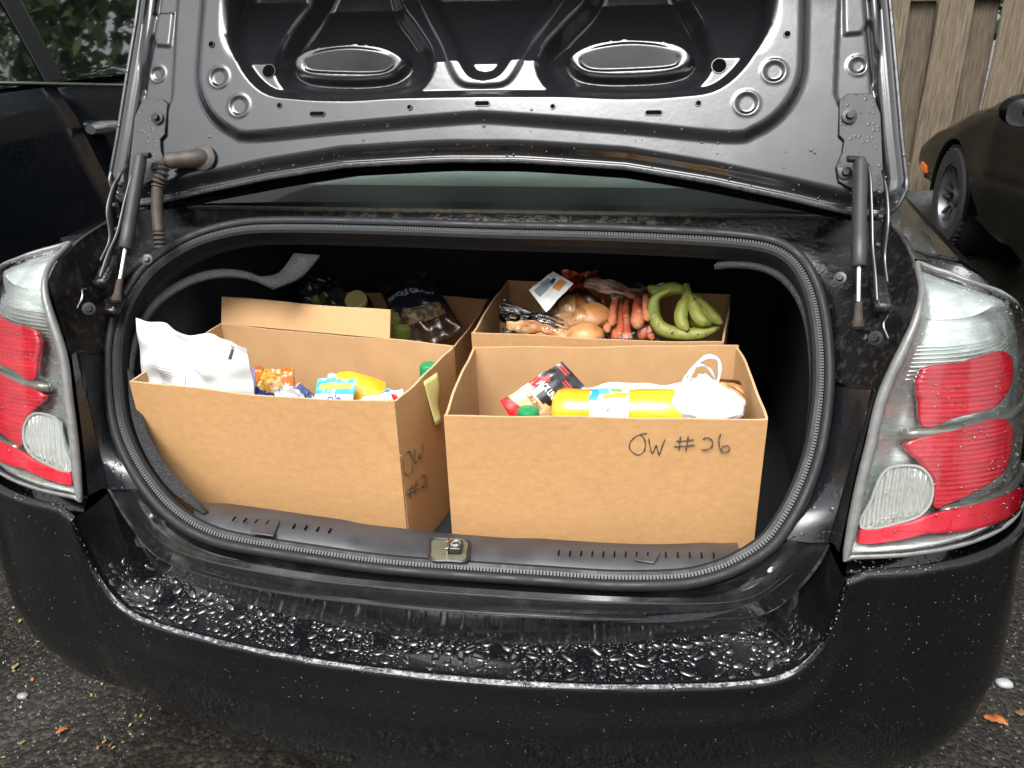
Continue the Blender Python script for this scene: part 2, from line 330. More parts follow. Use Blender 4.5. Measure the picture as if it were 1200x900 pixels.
# ------------------------------------------------------------------ neighbouring cars
tyre_m = mat('tyre rubber', (.018, .018, .018), .8, bump=.001, bscale=90); alloy = mat('alloy wheel', (.16, .16, .165), .35, .8); trimm = mat('chrome trim', (.7, .7, .7), .18, 1.)
amber = mat('amber marker lens', (.75, .14, .01), .2, coat=.5); mirrorm = mat('mirror glass', (.75, .80, .78), .05, 1., bump=.0004, bscale=60)
def wheel(parent, c, sx, r=.315):
    """sx: +1 outer face towards +X"""
    c = A(c, float); w = .1
    ty = MB().lathe([(r*.66, -w), (r*.93, -w), (r, -w*.75), (r, w*.75), (r*.93, w), (r*.66, w*.95), (r*.64, w*.6)], c, (sx, 0, 0), 40).build('tyre', tyre_m, parent)
    tm = MB()
    for k in range(44):
        a = k*2*math.pi/44; d = A([0, math.cos(a), math.sin(a)]); tm.box(c+d*(r+.002)+A([sx*.05, 0, 0]), (.04, .007, .004), [A([1, 0, 0]), norm(np.cross(d, [1, 0, 0])), d])
    tm.build('tread_block', tyre_m, ty)['kind'] = 'stuff'
    rm = MB().lathe([(r*.66, w*.85), (r*.62, w*.9), (r*.58, w*.3), (r*.55, -w*.5), (0.001, -w*.5)], c, (sx, 0, 0), 40)
    rm.lathe([(.03, w*.72), (.055, w*.6), (.06, -w*.2)], c, (sx, 0, 0), 20); rm = rm.build('rim', alloy, parent)
    for k in range(7):
        a = k*2*math.pi/7; d = A([0, math.cos(a), math.sin(a)]); t = np.cross([1., 0, 0], d); x0 = c+A([sx*w*.45, 0, 0])
        m = MB()
        for sg in(-1, 1):
            p = [x0+d*.04+t*sg*.006, x0+d*.04+t*sg*.02, x0+A([sx*w*.3, 0, 0])+d*r*.63+t*sg*.034, x0+A([sx*w*.3, 0, 0])+d*r*.63+t*sg*.02]; m.prism(p, A([-sx*.025, 0, 0]))
        m.build('spoke', alloy, rm)
    return ty
def arch_cut(mb, side, hubs, rad):
    """open round wheel arches in a shell; side: sign of x"""
    V = A(mb.v); 
    for (hy, hz) in hubs:
        d = np.hypot(V[:, 1]-hy, V[:, 2]-hz); flank = np.abs(V[:, 0]-side[0]) > side[1]
        ins = (d < rad) & flank; keep = []
        for f, m in zip(mb.f, mb.m):
            if not all(ins[i] for i in f): keep.append((f, m))
        mb.f = [k[0] for k in keep]; mb.m = [k[1] for k in keep]
        for i in np.where(ins)[0]:
            s = rad/max(d[i], 1e-3); V[i, 1] = hy+(V[i, 1]-hy)*s; V[i, 2] = hz+(V[i, 2]-hz)*s
    mb.v = [tuple(v) for v in V]
def shell(xc, st, n=90):
    """st rows: y, half width, belt z, roof z, roof half width"""
    st = A(st, float); ys = np.linspace(st[0, 0], st[-1, 0], n); P = []
    for y in ys:
        w, zb, zr, wr = [np.interp(y, st[:, 0], st[:, k]) for k in (1, 2, 3, 4)]
        half = [(0, zr), (wr*.6, zr-.004), (wr*.93, zr-.02), (wr, zr-.06), (wr*.45+.55*(w-.07), zr*.45+.55*zb-.02), (w-.06, zb)]+[(w-dx, zb-k*(zb-.25)) for dx, k in ((.024, .07), (.005, .2), (0, .48), (.004, .64), (.016, .79), (.042, .91))]+[(w-.1, .25), (0, .24)]
        H = catmull(half, 46); P.append([(xc+x, y, z) for x, z in H]+[(xc-x, y, z) for x, z in H[::-1][1:-1]])
    mb = MB().grid(P, cv=True); k = len(P[0]); mb.f += [tuple(range(k)), tuple(range((n-1)*k, n*k))[::-1]]; mb.m += [0, 0]
    return mb
def liner(parent, x0, x1, hy, hz, rad): MB().lathe([(rad, 0), (rad, abs(x1-x0)), (.01, abs(x1-x0))], (x0, hy, hz), (np.sign(x1-x0), 0, 0), 40).build('wheel_arch', blackplast, parent)
def smoothed(P, n=40):
    return catmull(P, n)

# -- dark blue car on the left, parked parallel, its right flank at x = -2.1
bluep = mat('wet dark blue paint', (.0045, .0062, .010), .09, rough2=.2, nscale=6, spec=.32, drops=.0005, dscale=110)
BX = -2.1; bxc = BX-.92
blue = thing('parked_car', (bxc, 2.4, 0), 'dark navy blue car with chrome window trim parked alongside the open-trunk sedan', 'car')
mb = shell(bxc, [(-.1, .80, 1.12, 1.30, .60), (.2, .88, 1.20, 1.66, .66), (.6, .91, 1.22, 1.72, .68), (1.4, .92, 1.20, 1.75, .70), (2.4, .92, 1.13, 1.76, .71), (3.1, .92, 1.09, 1.66, .68), (3.85, .91, 1.05, 1.10, .68), (4.5, .89, .98, 1.02, .70), (4.85, .80, .84, .88, .62), (4.98, .70, .70, .74, .5)])
arch_cut(mb, (bxc, .55), ((.75, .34), (4.0, .34)), .37); mb.build('body', bluep, blue)
def flank(z, zb=1.17): return BX+np.interp(z, [.25, .44, .58, .72, 1.0, 1.10, zb, 1.72], [-.09, -.02, -.004, 0, -.008, -.025, -.055, -.23])
def on_flank(x, y, off=0.):
    X = BX
    for _ in range(25): P = atX(x, y, X+off); X = flank(P[2])
    return P
def flank_patch(poly, off, name, mt, parent, solid=0.):
    """poly in (y, z); ruled in z rows, follows the flank"""
    poly = A(poly, float); z0, z1 = poly[:, 1].min(), poly[:, 1].max(); rows = []
    for z in np.linspace(z0+1e-4, z1-1e-4, 34):
        xs = []
        for i in range(len(poly)):
            a, b = poly[i], poly[(i+1) % len(poly)]
            if (a[1]-z)*(b[1]-z) < 0: xs.append(a[0]+(b[0]-a[0])*(z-a[1])/(b[1]-a[1]))
        if len(xs) >= 2: rows.append([(flank(z)+off, y, z) for y in np.linspace(min(xs), max(xs), 10)])
    return MB().grid(rows).build(name, mt, parent, solid=solid)
gap = [on_flank(*q)[1:] for q in ((60, 99), (66, 112), (82, 132), (96, 160), (112, 192), (128, 222))]
gap = [tuple(g_) for g_ in gap]+[(gap[-1][0]+.02, .62), (gap[-1][0]+.02, .36)]
fd = [(a+.004, b) for a, b in gap]+[(3.4, .36), (3.45, .8), (3.4, 1.02)]
rd = [(a-.004, b) for a, b in gap[::-1]]+[(gap[0][0]-.95, gap[0][1]+.02), (gap[0][0]-1.0, .85), (gap[0][0]-.7, .4)]
dF = flank_patch(fd, .016, 'front_door', bluep, blue, .012); dR = flank_patch(rd, .016, 'rear_door', bluep, blue, .012)
hp = [on_flank(x, y, .055) for x, y in ((106, 152), (116, 150), (130, 148), (146, 147), (158, 147))]
MB().tube(hp, [.024, .036, .033, .026, .02], 12, flat=.8).build('handle', mat('handle chrome', (.45, .47, .5), .2, .9), dF)
MB().lathe([(.001, 0), (.05, .004), (.062, .010)], on_flank(128, 149, .006), (1, 0, 0), 24).build('handle_cup', blackplast, dF)
wl = [on_flank(*q)[1:] for q in ((72, 95), (20, 0))]
k_ = (wl[1]-wl[0])/(wl[1][1]-wl[0][1])
wtop = wl[0]+k_*(1.62-wl[0][1])
flank_patch([tuple(wl[0]), tuple(wtop), (2.95, 1.62), (3.55, 1.10)], .020, 'front_window', tint, blue)
flank_patch([(wl[0][0]-.13, wl[0][1]+.01), (wtop[0]-.13, 1.62), (wtop[0]-.75, 1.60), (wl[0][0]-.9, wl[0][1]+.02)], .020, 'rear_window', tint, blue)
flank_patch([(wl[0][0]-.125, wl[0][1]), (wtop[0]-.125, 1.64), (wtop[0]-.008, 1.64), (wl[0][0]-.008, wl[0][1])], .022, 'door_pillar', mat('satin black trim', (.008, .008, .009), .3, spec=.25), blue, .006)
trim = catmull([on_flank(*q, .028) for q in ((-60, 96), (0, 97), (60, 98), (110, 99), (160, 100))], 30); trim = np.vstack([trim, [(flank(1.1)+.02, 3.5, trim[-1][2]-.06)]])
MB().tube(trim, .0065, 8).build('chrome_trim', trimm, blue)
for (hy) in (.75, 4.0): wheel(blue, (BX-.11, hy, .34), 1, .34); liner(blue, BX-.02, BX-.45, hy, .34, .37); wheel(blue, (bxc-.81, hy, .34), -1, .34)

# -- small black car on the right, nose towards the fence, its left flank at x = 1.95
BK = mat('black paint with rain', (.0025, .003, .0025), .12, rough2=.16, nscale=5, drops=.0006, dscale=90, spec=.12)
KX = 1.95; kxc = KX+.86
blk = thing('parked_car', (kxc, 2.6, 0), 'small black car with orange side marker and alloy wheels parked against the fence', 'car')
mb = shell(kxc, [(.3, .70, .82, .90, .55), (.6, .80, .88, 1.02, .60), (1.2, .85, .88, 1.32, .58), (2.0, .86, .87, 1.38, .60), (2.8, .86, .86, 1.34, .60), (3.3, .86, .87, 1.06, .66), (3.55, .87, .86, .93, .74), (3.8, .87, .82, .88, .74), (4.05, .87, .755, .83, .73), (4.3, .865, .665, .76, .70), (4.6, .862, .565, .67, .66), (4.85, .84, .46, .56, .6), (5.0, .79, .38, .45, .52)], 110)
arch_cut(mb, (kxc, .5), ((1.15, .285), (4.06, .285)), .325); mb.build('body', BK, blk)
for hy in (1.15, 4.06):
    for sx in (-1, 1): wheel(blk, (kxc+sx*.765, hy, .285), sx, .285)
    liner(blk, KX+.015, KX+.4, hy, .285, .325)
MB().tube([(KX+.006, 4.06+.334*math.cos(a), .285+.334*math.sin(a)) for a in np.linspace(-.1, 3.24, 40)], .014, 8).build('arch_lip', BK, blk)
pm = atX(1084, 196, KX+.012); MB().box(pm, (.012, .07, .026)).build('side_marker', amber, blk, bevel=.008)
for sx in (-1, 1):
    mr_ = thing_c = None
    pc = atX(1204, 131, KX-.09) if sx < 0 else None
    c = A([KX-.09, pc[1], pc[2]]) if sx < 0 else A([2*kxc-KX+.10, mc[1], mc[2]])
    if sx < 0: mc = c
    P = []
    for a in np.linspace(-math.pi/2, math.pi/2, 14):
        rr = math.cos(a)**.5; P.append([(c[0]+.105*rr*math.cos(b)*1.0, c[1]+.06*math.sin(a)+.035, c[2]+.070*rr*math.sin(b)) for b in np.linspace(0, 2*math.pi, 24, endpoint=False)])
    mh = MB().grid(P, cv=True).build('wing_mirror', BK, blk)
    MB().ngon([(c[0]+.090*abs(math.cos(b))**.7*np.sign(math.cos(b)), c[1]-.024, c[2]+.058*abs(math.sin(b))**.7*np.sign(math.sin(b))) for b in np.linspace(0, 2*math.pi, 32, endpoint=False)]).build('mirror_glass', mirrorm, mh, flat=True)
    MB().tube([(c[0]-sx*.02, c[1]+.04, c[2]-.05), (c[0]-sx*.14, c[1]+.06, c[2]-.07)], .025, 10).build('mirror_arm', BK, mh)
MB().grid([[(KX+.045+.07*s+.03*t, 4.68+.2*t-.02*s, .47+.07*s-.10*t) for t in np.linspace(0, 1, 8)] for s in np.linspace(0, 1, 6)]).build('headlight', mat('headlight glass', (.10, .11, .11), .08, .3), blk)
wsd = MB().grid([[(kxc+.60*u*(1-.12*t), 3.42-.55*t, .93+.42*t-.03*u*u) for u in np.linspace(-1, 1, 12)] for t in np.linspace(0, 1, 8)]).build('windscreen', tint, blk)
sw = MB().grid([[(KX+.055+.16*t, y, .89+.40*t) for y in np.linspace(1.35+.35*t, 3.15-.45*t, 12)] for t in np.linspace(0, 1, 8)]).build('side_window', tint, blk)

# ================================================================== the black sedan with the open trunk
sedan = thing('sedan', (0, 1.9, 0), 'black sedan wet with rain, its trunk open and loaded with cardboard boxes', 'car')
MX = A([-1., 1, 1])
# rear corner surface: plan ellipse that leans forward with height
ZS = [.16, .22, .35, .50, .60, .70, .80, .93, 1.0, 1.045, 1.07, 1.085]
XI = [.60, .61, .62, .63, .64, .653, .668, .694, .722, .742, .755, .762]; YR = [.06, .0, -.03, -.03, -.02, 0, .045, .105, .135, .160, .215, .30]
XS = [.86, .90, .93, .942, .945, .955, .96, .955, .935, .905, .86, .785]; LL = [.22, .22, .22, .22, .22, .22, .21, .20, .19, .17, .15, .06]
def SC(th, z, off=0.):
    def P(th, z):
        xi, yr, xs, L = [np.interp(z, ZS, a) for a in (XI, YR, XS, LL)]
        th = min(max(th, 1e-4), math.pi/2-1e-4)
        return A([xi+(xs-xi)*math.sin(th)**.78, yr+L*(1-math.cos(th)**.78), z])
    p = P(th, z)
    if off:
        e = 2e-3; n = norm(np.cross(P(th+e, z)-P(th-e, z), P(th, z+e)-P(th, z-e))); p = p+n*off*(1 if n[1] < 0 or n[0] > 0 else -1)
    return p
# -- body sides (both), rear corner running forward to the nose, with wheel arches
zrow = np.concatenate([np.linspace(.22, 1.0, 34), np.linspace(1.02, 1.085, 10)])
ycol = np.concatenate([np.linspace(.34, 1.3, 26), np.linspace(1.36, 4.0, 50)])
for sg in (1, -1):
    rows = []
    for z in zrow:
        row = [SC(t, z, -.006-(.024*float(sm((1.5-t)/.15)) if .69 < z < 1.08 else 0)) for t in np.linspace(.02, math.pi/2, 16)]
        xs = row[-1][0]
        for y in ycol:
            ti = np.interp(y, [.3, 2.2, 3.4, 4.0], [0, 0, .04, .22]); zz = z-(.16*np.interp(y, [2.6, 3.2, 4.0], [0, .6, 1.3])*max(0, (z-.6)/.48)); row.append(A([xs-ti-.006, max(y, row[15][1]+.002*(y)), zz]))
        rows.append(row)
    mb = MB().grid(A(rows)*(A([sg, 1, 1]))); arch_cut(mb, (0, .5), ((.86, .31), (3.5, .31)), .355); mb.build('body_side', paint, sedan)
    for hy in (.86, 3.5): wheel(sedan, (sg*.83, hy, .31), sg, .315); liner(sedan, sg*.93, sg*.70, hy, .31, .355)
MB().box((0, 2.0, .22), (.84, 1.9, .03)).build('underbody', blackplast, sedan)
MB().grid([[(x*np.interp(y, [2.8, 4.0], [1, .8]), y, np.interp(y, [2.8, 3.3, 3.9, 4.02], [1.0, .955, .82, .68])+.03*(1-(x/.78)**2)) for x in np.linspace(-.79, .79, 16)] for y in np.linspace(2.8, 4.02, 14)]).build('bonnet', paint, sedan)
MB().grid([[(x, 4.0-.10*(x/.75)**2, z) for x in np.linspace(-.75, .75, 12)] for z in np.linspace(.24, .70, 6)]).build('front_bumper', paint, sedan)
# greenhouse
roof = [[(x*w, y, z+.03*(1-x*x)) for x in np.linspace(-1, 1, 13)] for y, z, w in ((1.28, 1.455, .57), (1.5, 1.475, .585), (2.0, 1.48, .59), (2.35, 1.44, .58), (2.5, 1.415, .57))]
MB().grid(roof).build('roof', paint, sedan, solid=.02)
gb = lambda x: A([x, .60+.06*(x/.7)**2*0, 1.082])
rg = [[(x*(.70-.13*t), .605+.66*t+.03*x*x*0, 1.082+.375*t+.028*(1-x*x)*math.sin(math.pi*(.15+.7*t))) for x in np.linspace(-1, 1, 17)] for t in np.linspace(0, 1, 10)]
MB().grid(rg).build('rear_window', glass, sedan)
MB().grid([[(x*(.57+.14*t), 2.5+.5*t, 1.42-.40*t) for x in np.linspace(-1, 1, 9)] for t in np.linspace(0, 1, 5)]).build('windscreen', glass, sedan)
for sg in (1, -1):
    MB().prism([(sg*.70, .60, 1.085), (sg*.785, .62, 1.075), (sg*.78, 1.0, 1.07), (sg*.60, 1.45, 1.46), (sg*.565, 1.27, 1.46)], (sg*.02, 0, .012)).build('rear_pillar', paint, sedan, bevel=.006)
    MB().grid([[(sg*(.775-.185*t), y, 1.06+.40*t) for y in np.linspace(.98+.45*t, 2.9-.42*t, 8)] for t in np.linspace(0, 1, 6)]).build('side_window', glass, sedan)
    MB().box((sg*.70, 1.75, 1.26), (.02, .05, .24), [A([1, 0, 0]), A([0, 1, 0]), norm([-sg*.45, 0, 1])]).build('door_pillar', blackplast, sedan)
MB().box((0, .735, 1.062), (.68, .12, .008)).build('parcel_shelf', blackplast, sedan); MB().box((0, .98, 1.060), (.66, .124, .008)).build('parcel_shelf', mat('grey shelf cloth', (.55, .62, .57), .9, col2=(.44, .50, .46), nscale=6), sedan)
mb = MB().box((0, 1.16, .95), (.66, .06, .24)).build('rear_seat', seatm, sedan, bevel=.03)
for x in (-.36, 0, .36): MB().box((x, 1.20, 1.235), (.115, .045, .07)).build('headrest', seatm, mb, bevel=.03)
for x in (-.36, .36):
    q = MB().box((x, 2.05, .95), (.24, .07, .32)).build('front_seat', seatm, sedan, bevel=.03); MB().box((x, 2.08, 1.35), (.12, .045, .08)).build('headrest', seatm, q, bevel=.03)
MB().box((0, 2.72, 1.0), (.70, .14, .06)).build('dashboard', blackplast, sedan, bevel=.03)
MB().tube(catmull([(-.70, .596, 1.076), (-.4, .585, 1.079), (0, .578, 1.081), (.4, .585, 1.079), (.70, .596, 1.076)], 40), .0075, 8, flat=.7).build('window_seal', rust_strip, sedan)

# -- trunk opening seal: a closed loop on the sloping plane of the opening
OP0 = A([0, -.04, .636]); OT = A([0, .50, 1.078]); ODIR = norm(OT-OP0); ON = norm(np.cross([1, 0, 0], ODIR))
if ON[1] > 0: ON = -ON                                  # points to the viewer side
def oplane(x, y): return atP(x, y, OP0, ON)
rib = [(570, 272), (700, 275), (800, 279), (860, 283), (900, 289), (925, 301), (942, 321), (954, 350), (961, 387), (964, 430), (962, 475), (953, 530), (935, 580), (912, 620), (893, 641), (860, 661), (827, 673), (790, 679), (720, 680), (640, 675), (520, 667), (440, 660), (370, 650), (300, 639), (255, 629), (220, 612), (190, 586), (161, 545), (143, 503), (136, 457), (136, 405), (145, 367), (162, 335), (185, 310), (225, 285), (275, 270), (330, 266), (450, 268)]
LOOP = catmull([oplane(*q) for q in rib], 360, closed=True)
T_ = np.roll(LOOP, -1, 0)-np.roll(LOOP, 1, 0); T_ /= np.linalg.norm(T_, axis=1)[:, None]
OUT = np.cross(T_, ON); cen = LOOP.mean(0)
OUT *= np.sign(((LOOP-cen)*OUT).sum(1).mean())
sec = []                                              # bulb outside, ribbed channel inside
for a in np.linspace(-2.6, 2.6, 13): sec.append((.0098+.0095*math.cos(a), .008+.0095*math.sin(a)))
bulb = [LOOP+OUT*o+ON*h for o, h in sec]
seal = MB().grid(np.stack(bulb, 1), cu=True, cv=True).build('trunk_seal', rubber, sedan)
ch = [(.000, -.004), (.000, .005), (-.004, .0085), (-.012, .0085), (-.0165, .004), (-.0165, -.02), (-.010, -.02)]
MB().grid(np.stack([LOOP+OUT*o+ON*h for o, h in ch], 1), cu=True, cv=True).build('seal_channel', rubber, seal)
mb = MB(); LR = catmull(LOOP, 640, closed=True); Tn = np.roll(LR, -1, 0)-np.roll(LR, 1, 0); Tn /= np.linalg.norm(Tn, axis=1)[:, None]; Ou = np.cross(Tn, ON); Ou *= np.sign(((LR-cen)*Ou).sum(1).mean())
for p, t, o in zip(LR, Tn, Ou): mb.box(p-o*.003+ON*.0065, (.0017, .0036, .0030), [t, o, ON])
mb.build('seal_rib', mat('seal rib rubber', (.035, .036, .038), .5), seal)['kind'] = 'stuff'
SOUT = LOOP+OUT*.0185; SIN = LOOP-OUT*.0155
def near_idx(x, y): p = oplane(x, y); return int(np.argmin(np.linalg.norm(LOOP-p, axis=1)))
def arc(i, j, src, n):
    """points of the loop from index i on to j (wrapping), resampled"""
    k = (j-i) % len(src); return catmull(src[[(i+q) % len(src) for q in range(k+1)]], n)

# -- trunk lining
nL = len(LOOP); ang = np.arctan2((LOOP-cen)@ODIR, (LOOP-cen)[:, 0]); TG = []
for a in ang:
    c_, s_ = math.cos(a), math.sin(a); k = 1/max(abs(c_/.66), abs(s_/.27)); TG.append((k*c_, 1.09, .765+k*s_))
TG = A(TG); of_ = (.075*sm((.97-SIN[:, 2])/.14))[:, None]; rows = [SIN-ON*.012, SIN+OUT*of_*.25-ON*.030, SIN+OUT*of_-ON*.042]
for w, yy in ((.95, .13), (1, .22), (1, .55), (1, 1.)):
    q = SIN*(1-w)+TG*w; q[:, 1] = SIN[:, 1]+.012+(1.09-SIN[:, 1]-.012)*yy; rows.append(q)
mb = MB().grid(rows, cv=True); mb.f.append(tuple(range(6*nL, 7*nL))); mb.m.append(0); mb.build('trunk_lining', carpet, sedan)
MB().grid([[(x, y, .497) for x in (-.66, 0, .66)] for y in (.06, .5, 1.085)]).build('trunk_floor', carpet, sedan, solid=.006)
# loose felt edges of the lining
def felt_strip(px, dep, back, name):
    a = catmull([oplane(*q)-ON*dep for q in px], 40); vd = (a-C)/np.linalg.norm(a-C, axis=1)[:, None]; b = a+vd*.10+A(back); m_ = (a+b)/2+A(back)*.2
    MB().grid([a, m_, b]).build(name, felt, sedan, solid=.009)
felt_strip([(152, 560), (147, 500), (147, 440), (152, 400), (163, 372), (182, 348), (215, 327), (252, 317), (288, 319), (318, 331)], .022, (-.012, 0, .012), 'lining_edge')
a = [oplane(288, 319)-ON*.022, oplane(318, 331)-ON*.022]; b = [oplane(335, 282)-ON*.05, oplane(366, 284)-ON*.05]; m_ = [oplane(316, 308)-ON*.045, oplane(346, 312)-ON*.038]
MB().grid([catmull([a[k], m_[k], b[k]], 9) for k in (0, 1)]).build('lining_flap', felt, sedan, solid=.006)
felt_strip([(838, 306), (860, 304), (890, 307), (915, 318), (935, 340), (947, 370), (953, 410), (954, 460), (948, 515)], .022, (.012, 0, .012), 'lining_edge')

fo = [(147, 430), (150, 475), (159, 510), (176, 545), (200, 575), (236, 600)]; fi = [(151, 436), (157, 472), (167, 505), (184, 536), (208, 564), (238, 597)]
fa_ = catmull([oplane(*q)-ON*.008 for q in fo], 40); fb_ = catmull([oplane(*q)-ON*.022 for q in fi], 40); fv_ = (fb_-C)/np.linalg.norm(fb_-C, axis=1)[:, None]
MB().grid([fa_, fb_, fb_+fv_*.05]).build('lining_edge', felt, sedan, solid=.003)

# -- lower rear panel, from the seal down to the painted lip over the bumper shelf
gl = lambda X, Z: -.085+.14*(X/.644)**2
C0 = catmull([oplane(*q) for q in ((158, 568), (188, 601), (225, 627), (262, 641), (300, 648), (370, 659), (440, 668), (520, 674), (640, 683), (720, 688), (795, 690), (833, 686), (867, 674), (900, 651), (931, 627))], 121)-ON*.004
C4 = catmull([on(*q, gl) for q in ((127, 572), (150, 610), (185, 650), (240, 672), (330, 692), (450, 706), (540, 714), (700, 722), (850, 722), (900, 715), (935, 690), (960, 660), (972, 637))], 121)
fade = sm((1-np.abs(np.linspace(-1, 1, 121)))/.28)[:, None]
def mixc(w, off): return C0*(1-w)+C4*w+A(off)*fade
low = [C0, mixc(.14, (0, .004, -.014)), mixc(.20, (0, 0, -.013)), mixc(.32, (0, -.011, .010)), mixc(.38, (0, -.014, .0155)), mixc(.56, (0, -.018, .018)), mixc(.63, (0, -.018, .014)), mixc(.66, (0, -.017, .006)), mixc(.95, (0, -.004, .002)), C4+A([0, -.004, .0]), C4+A([0, -.003, -.004]), C4+A([0, .006, -.007]), C4+A([0, .03, -.01])]
rear = MB().grid(low).build('rear_panel', mat('rear panel paint', (.010, .010, .011), .12, rough2=.38, nscale=14, bump=.0002, bscale=60, col2=(.03, .028, .024), nlo=.5, nhi=.72), sedan, ang=28)
for cv, rr0, nm in ((C4+A([0, -.0035, -.002]), .0028, 'lip_edge'), (low[5]+A([0, 0, -.001]), .0022, 'ledge_edge')): MB().tube(cv[8:-8], rr0*np.clip(np.minimum(np.arange(105), 104-np.arange(105))/22, .12, 1), 8).build(nm, mat('edge paint', (.012, .012, .012), .12, rough2=.3, nscale=30, spec=.8), rear)
# -- bumper
def planY(X): return -.15+.12*(X/.655)**2
rimh = [(0, .517), (.15, .515), (.30, .509), (.42, .503), (.50, .498), (.555, .498), (.588, .508), (.612, .528), (.632, .56), (.645, .60), (.652, .645), (.655, .680)]
rh = catmull([(x, planY(x), z) for x, z in rimh], 60); ear = A([SC(t, .70+.036*math.sin(t), .006)-A([0, .012, .014]) for t in np.linspace(.06, 1.5, 26)]+[(.957, y, .722) for y in (.26, .32, .38, .44)])
half = np.vstack([rh, ear]); RIM = np.vstack([half[::-1]*MX, half[1:]]); nr = len(RIM); ic = len(half)-1
PT = np.gradient(RIM, axis=0); PT[:, 2] = 0
def plan_out(k):
    x = abs(RIM[k, 0]); sgx = np.sign(RIM[k, 0]) if x > 1e-6 else 0
    if x <= .656: d = A([2*.12*x/.655**2*.6, -1., 0])
    else:
        t = PT[k]; d = A([abs(t[1]), -abs(t[0]), 0])
    d = norm(d); return A([d[0]*sgx, d[1], 0])
DO = A([plan_out(k) for k in range(nr)])
for _ in range(6): DO[1:-1] = (DO[:-2]+2*DO[1:-1]+DO[2:])/4
DO /= np.linalg.norm(DO, axis=1)[:, None]
rowsB = [RIM]
for o, h in ((.002, .0006), (.0035, .0002), (.0105, -.0028), (.0128, -.0062), (.0138, -.014)): rowsB.append(RIM+DO*o+A([0, 0, h]))
zt = RIM[:, 2]-.014
for w in np.linspace(.06, 1, 22):
    z = zt*(1-w)+.185*w; o = np.interp(z, [.16, .185, .215, .26, .33, .42, .50, .60, .70], [-.085, -.06, -.028, -.004, .018, .030, .026, .018, .0135]); o = np.where(w < .25, .0135+(o-.0135)*sm(w/.25), o)
    rowsB.append(np.column_stack([RIM[:, 0]+DO[:, 0]*o, RIM[:, 1]+DO[:, 1]*o, z]))
rowsB.append(np.column_stack([RIM[:, 0]-DO[:, 0]*.12, RIM[:, 1]-DO[:, 1]*.12, np.full(nr, .175)]))
bump_o = MB().grid(rowsB).build('rear_bumper', paint, sedan)
pale_edge = mat('mottled pale bumper edge', (.012, .012, .013), .3, col2=(.30, .31, .32), nscale=110, detail=10, nlo=.42, nhi=.66, bump=.0012, bscale=260)
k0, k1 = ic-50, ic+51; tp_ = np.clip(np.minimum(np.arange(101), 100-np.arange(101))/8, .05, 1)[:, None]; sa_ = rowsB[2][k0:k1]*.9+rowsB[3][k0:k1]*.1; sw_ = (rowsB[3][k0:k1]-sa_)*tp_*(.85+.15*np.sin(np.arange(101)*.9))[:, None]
MB().grid([sa_+A([0, -.0002, .0006]), sa_+sw_*.5+A([0, -.0004, .0008]), sa_+sw_+A([0, -.0006, .0004])]).build('edge_strip', pale_edge, bump_o)  # thin mottled strip, black to pale grey, along the bumper's upper edge
# shelf between the rim and the lip
i0, i1 = ic-59, ic+59; rim = RIM[i0:i1+1]; nb = len(rim); cl = catmull(C4, nb)
e = sm((rim[:, 2]-.52)/.15)[:, None]; foot = np.column_stack([cl[:, 0], cl[:, 1]+.008, cl[:, 2]]) ; foot[:, 2] = np.where(e[:, 0] < .02, .519, cl[:, 2]-.075*(1-e[:, 0])); foot[:, 2] = np.minimum(foot[:, 2], cl[:, 2]-.004)
flr = lambda w, dz: rim*(1-w)+foot*w+A([0, 0, dz])
inw = A([0, 1., 0])
shelf = [rim, rim+A([0, .004, -.0005]), flr(.10, -.005), flr(.25, -.006), flr(.45, -.006-0), flr(.65, -.006), flr(.85, -.004), foot, (foot+cl)/2+A([0, .012, 0]), cl+A([0, .012, -.008])]
shelf_o = MB().grid(shelf).build('bumper_shelf', mat('wet shelf paint', (.004, .0042, .005), .05, rough2=.12, nscale=20, coat=.3, drops=.0002, dscale=300), sedan)
G = A(shelf[2:8]); G = G[:, 8:-8]
dome_field('water_beads', G, 6500, .0008, .0080, water, shelf_o, (1, 1.9), h=.26, power=4.6, mask=lambda p: math.sin(p[0]*37+1.3*math.sin(p[1]*60))+.6*math.sin(p[0]*91+2+p[1]*20) > -.95, side=1 if np.cross(G[1, 50]-G[0, 50], G[0, 51]-G[0, 50])[2] > 0 else -1)
B_ = A(rowsB[5:20]); sgn = 1 if np.cross(B_[1, ic]-B_[0, ic], B_[0, ic+1]-B_[0, ic])[1] < 0 else -1
dome_field('water_beads', B_, 1500, .0005, .0017, water, bump_o, (1, 1.3), h=.5, power=3, side=sgn)
RB = A(rowsB[1:4]); dome_field('water_beads', RB[:, 24:-24], 500, .001, .003, water, bump_o, (1, 1.6), h=.6, side=1 if np.cross(RB[1, ic]-RB[0, ic], RB[0, ic+1]-RB[0, ic])[2] > 0 else -1)

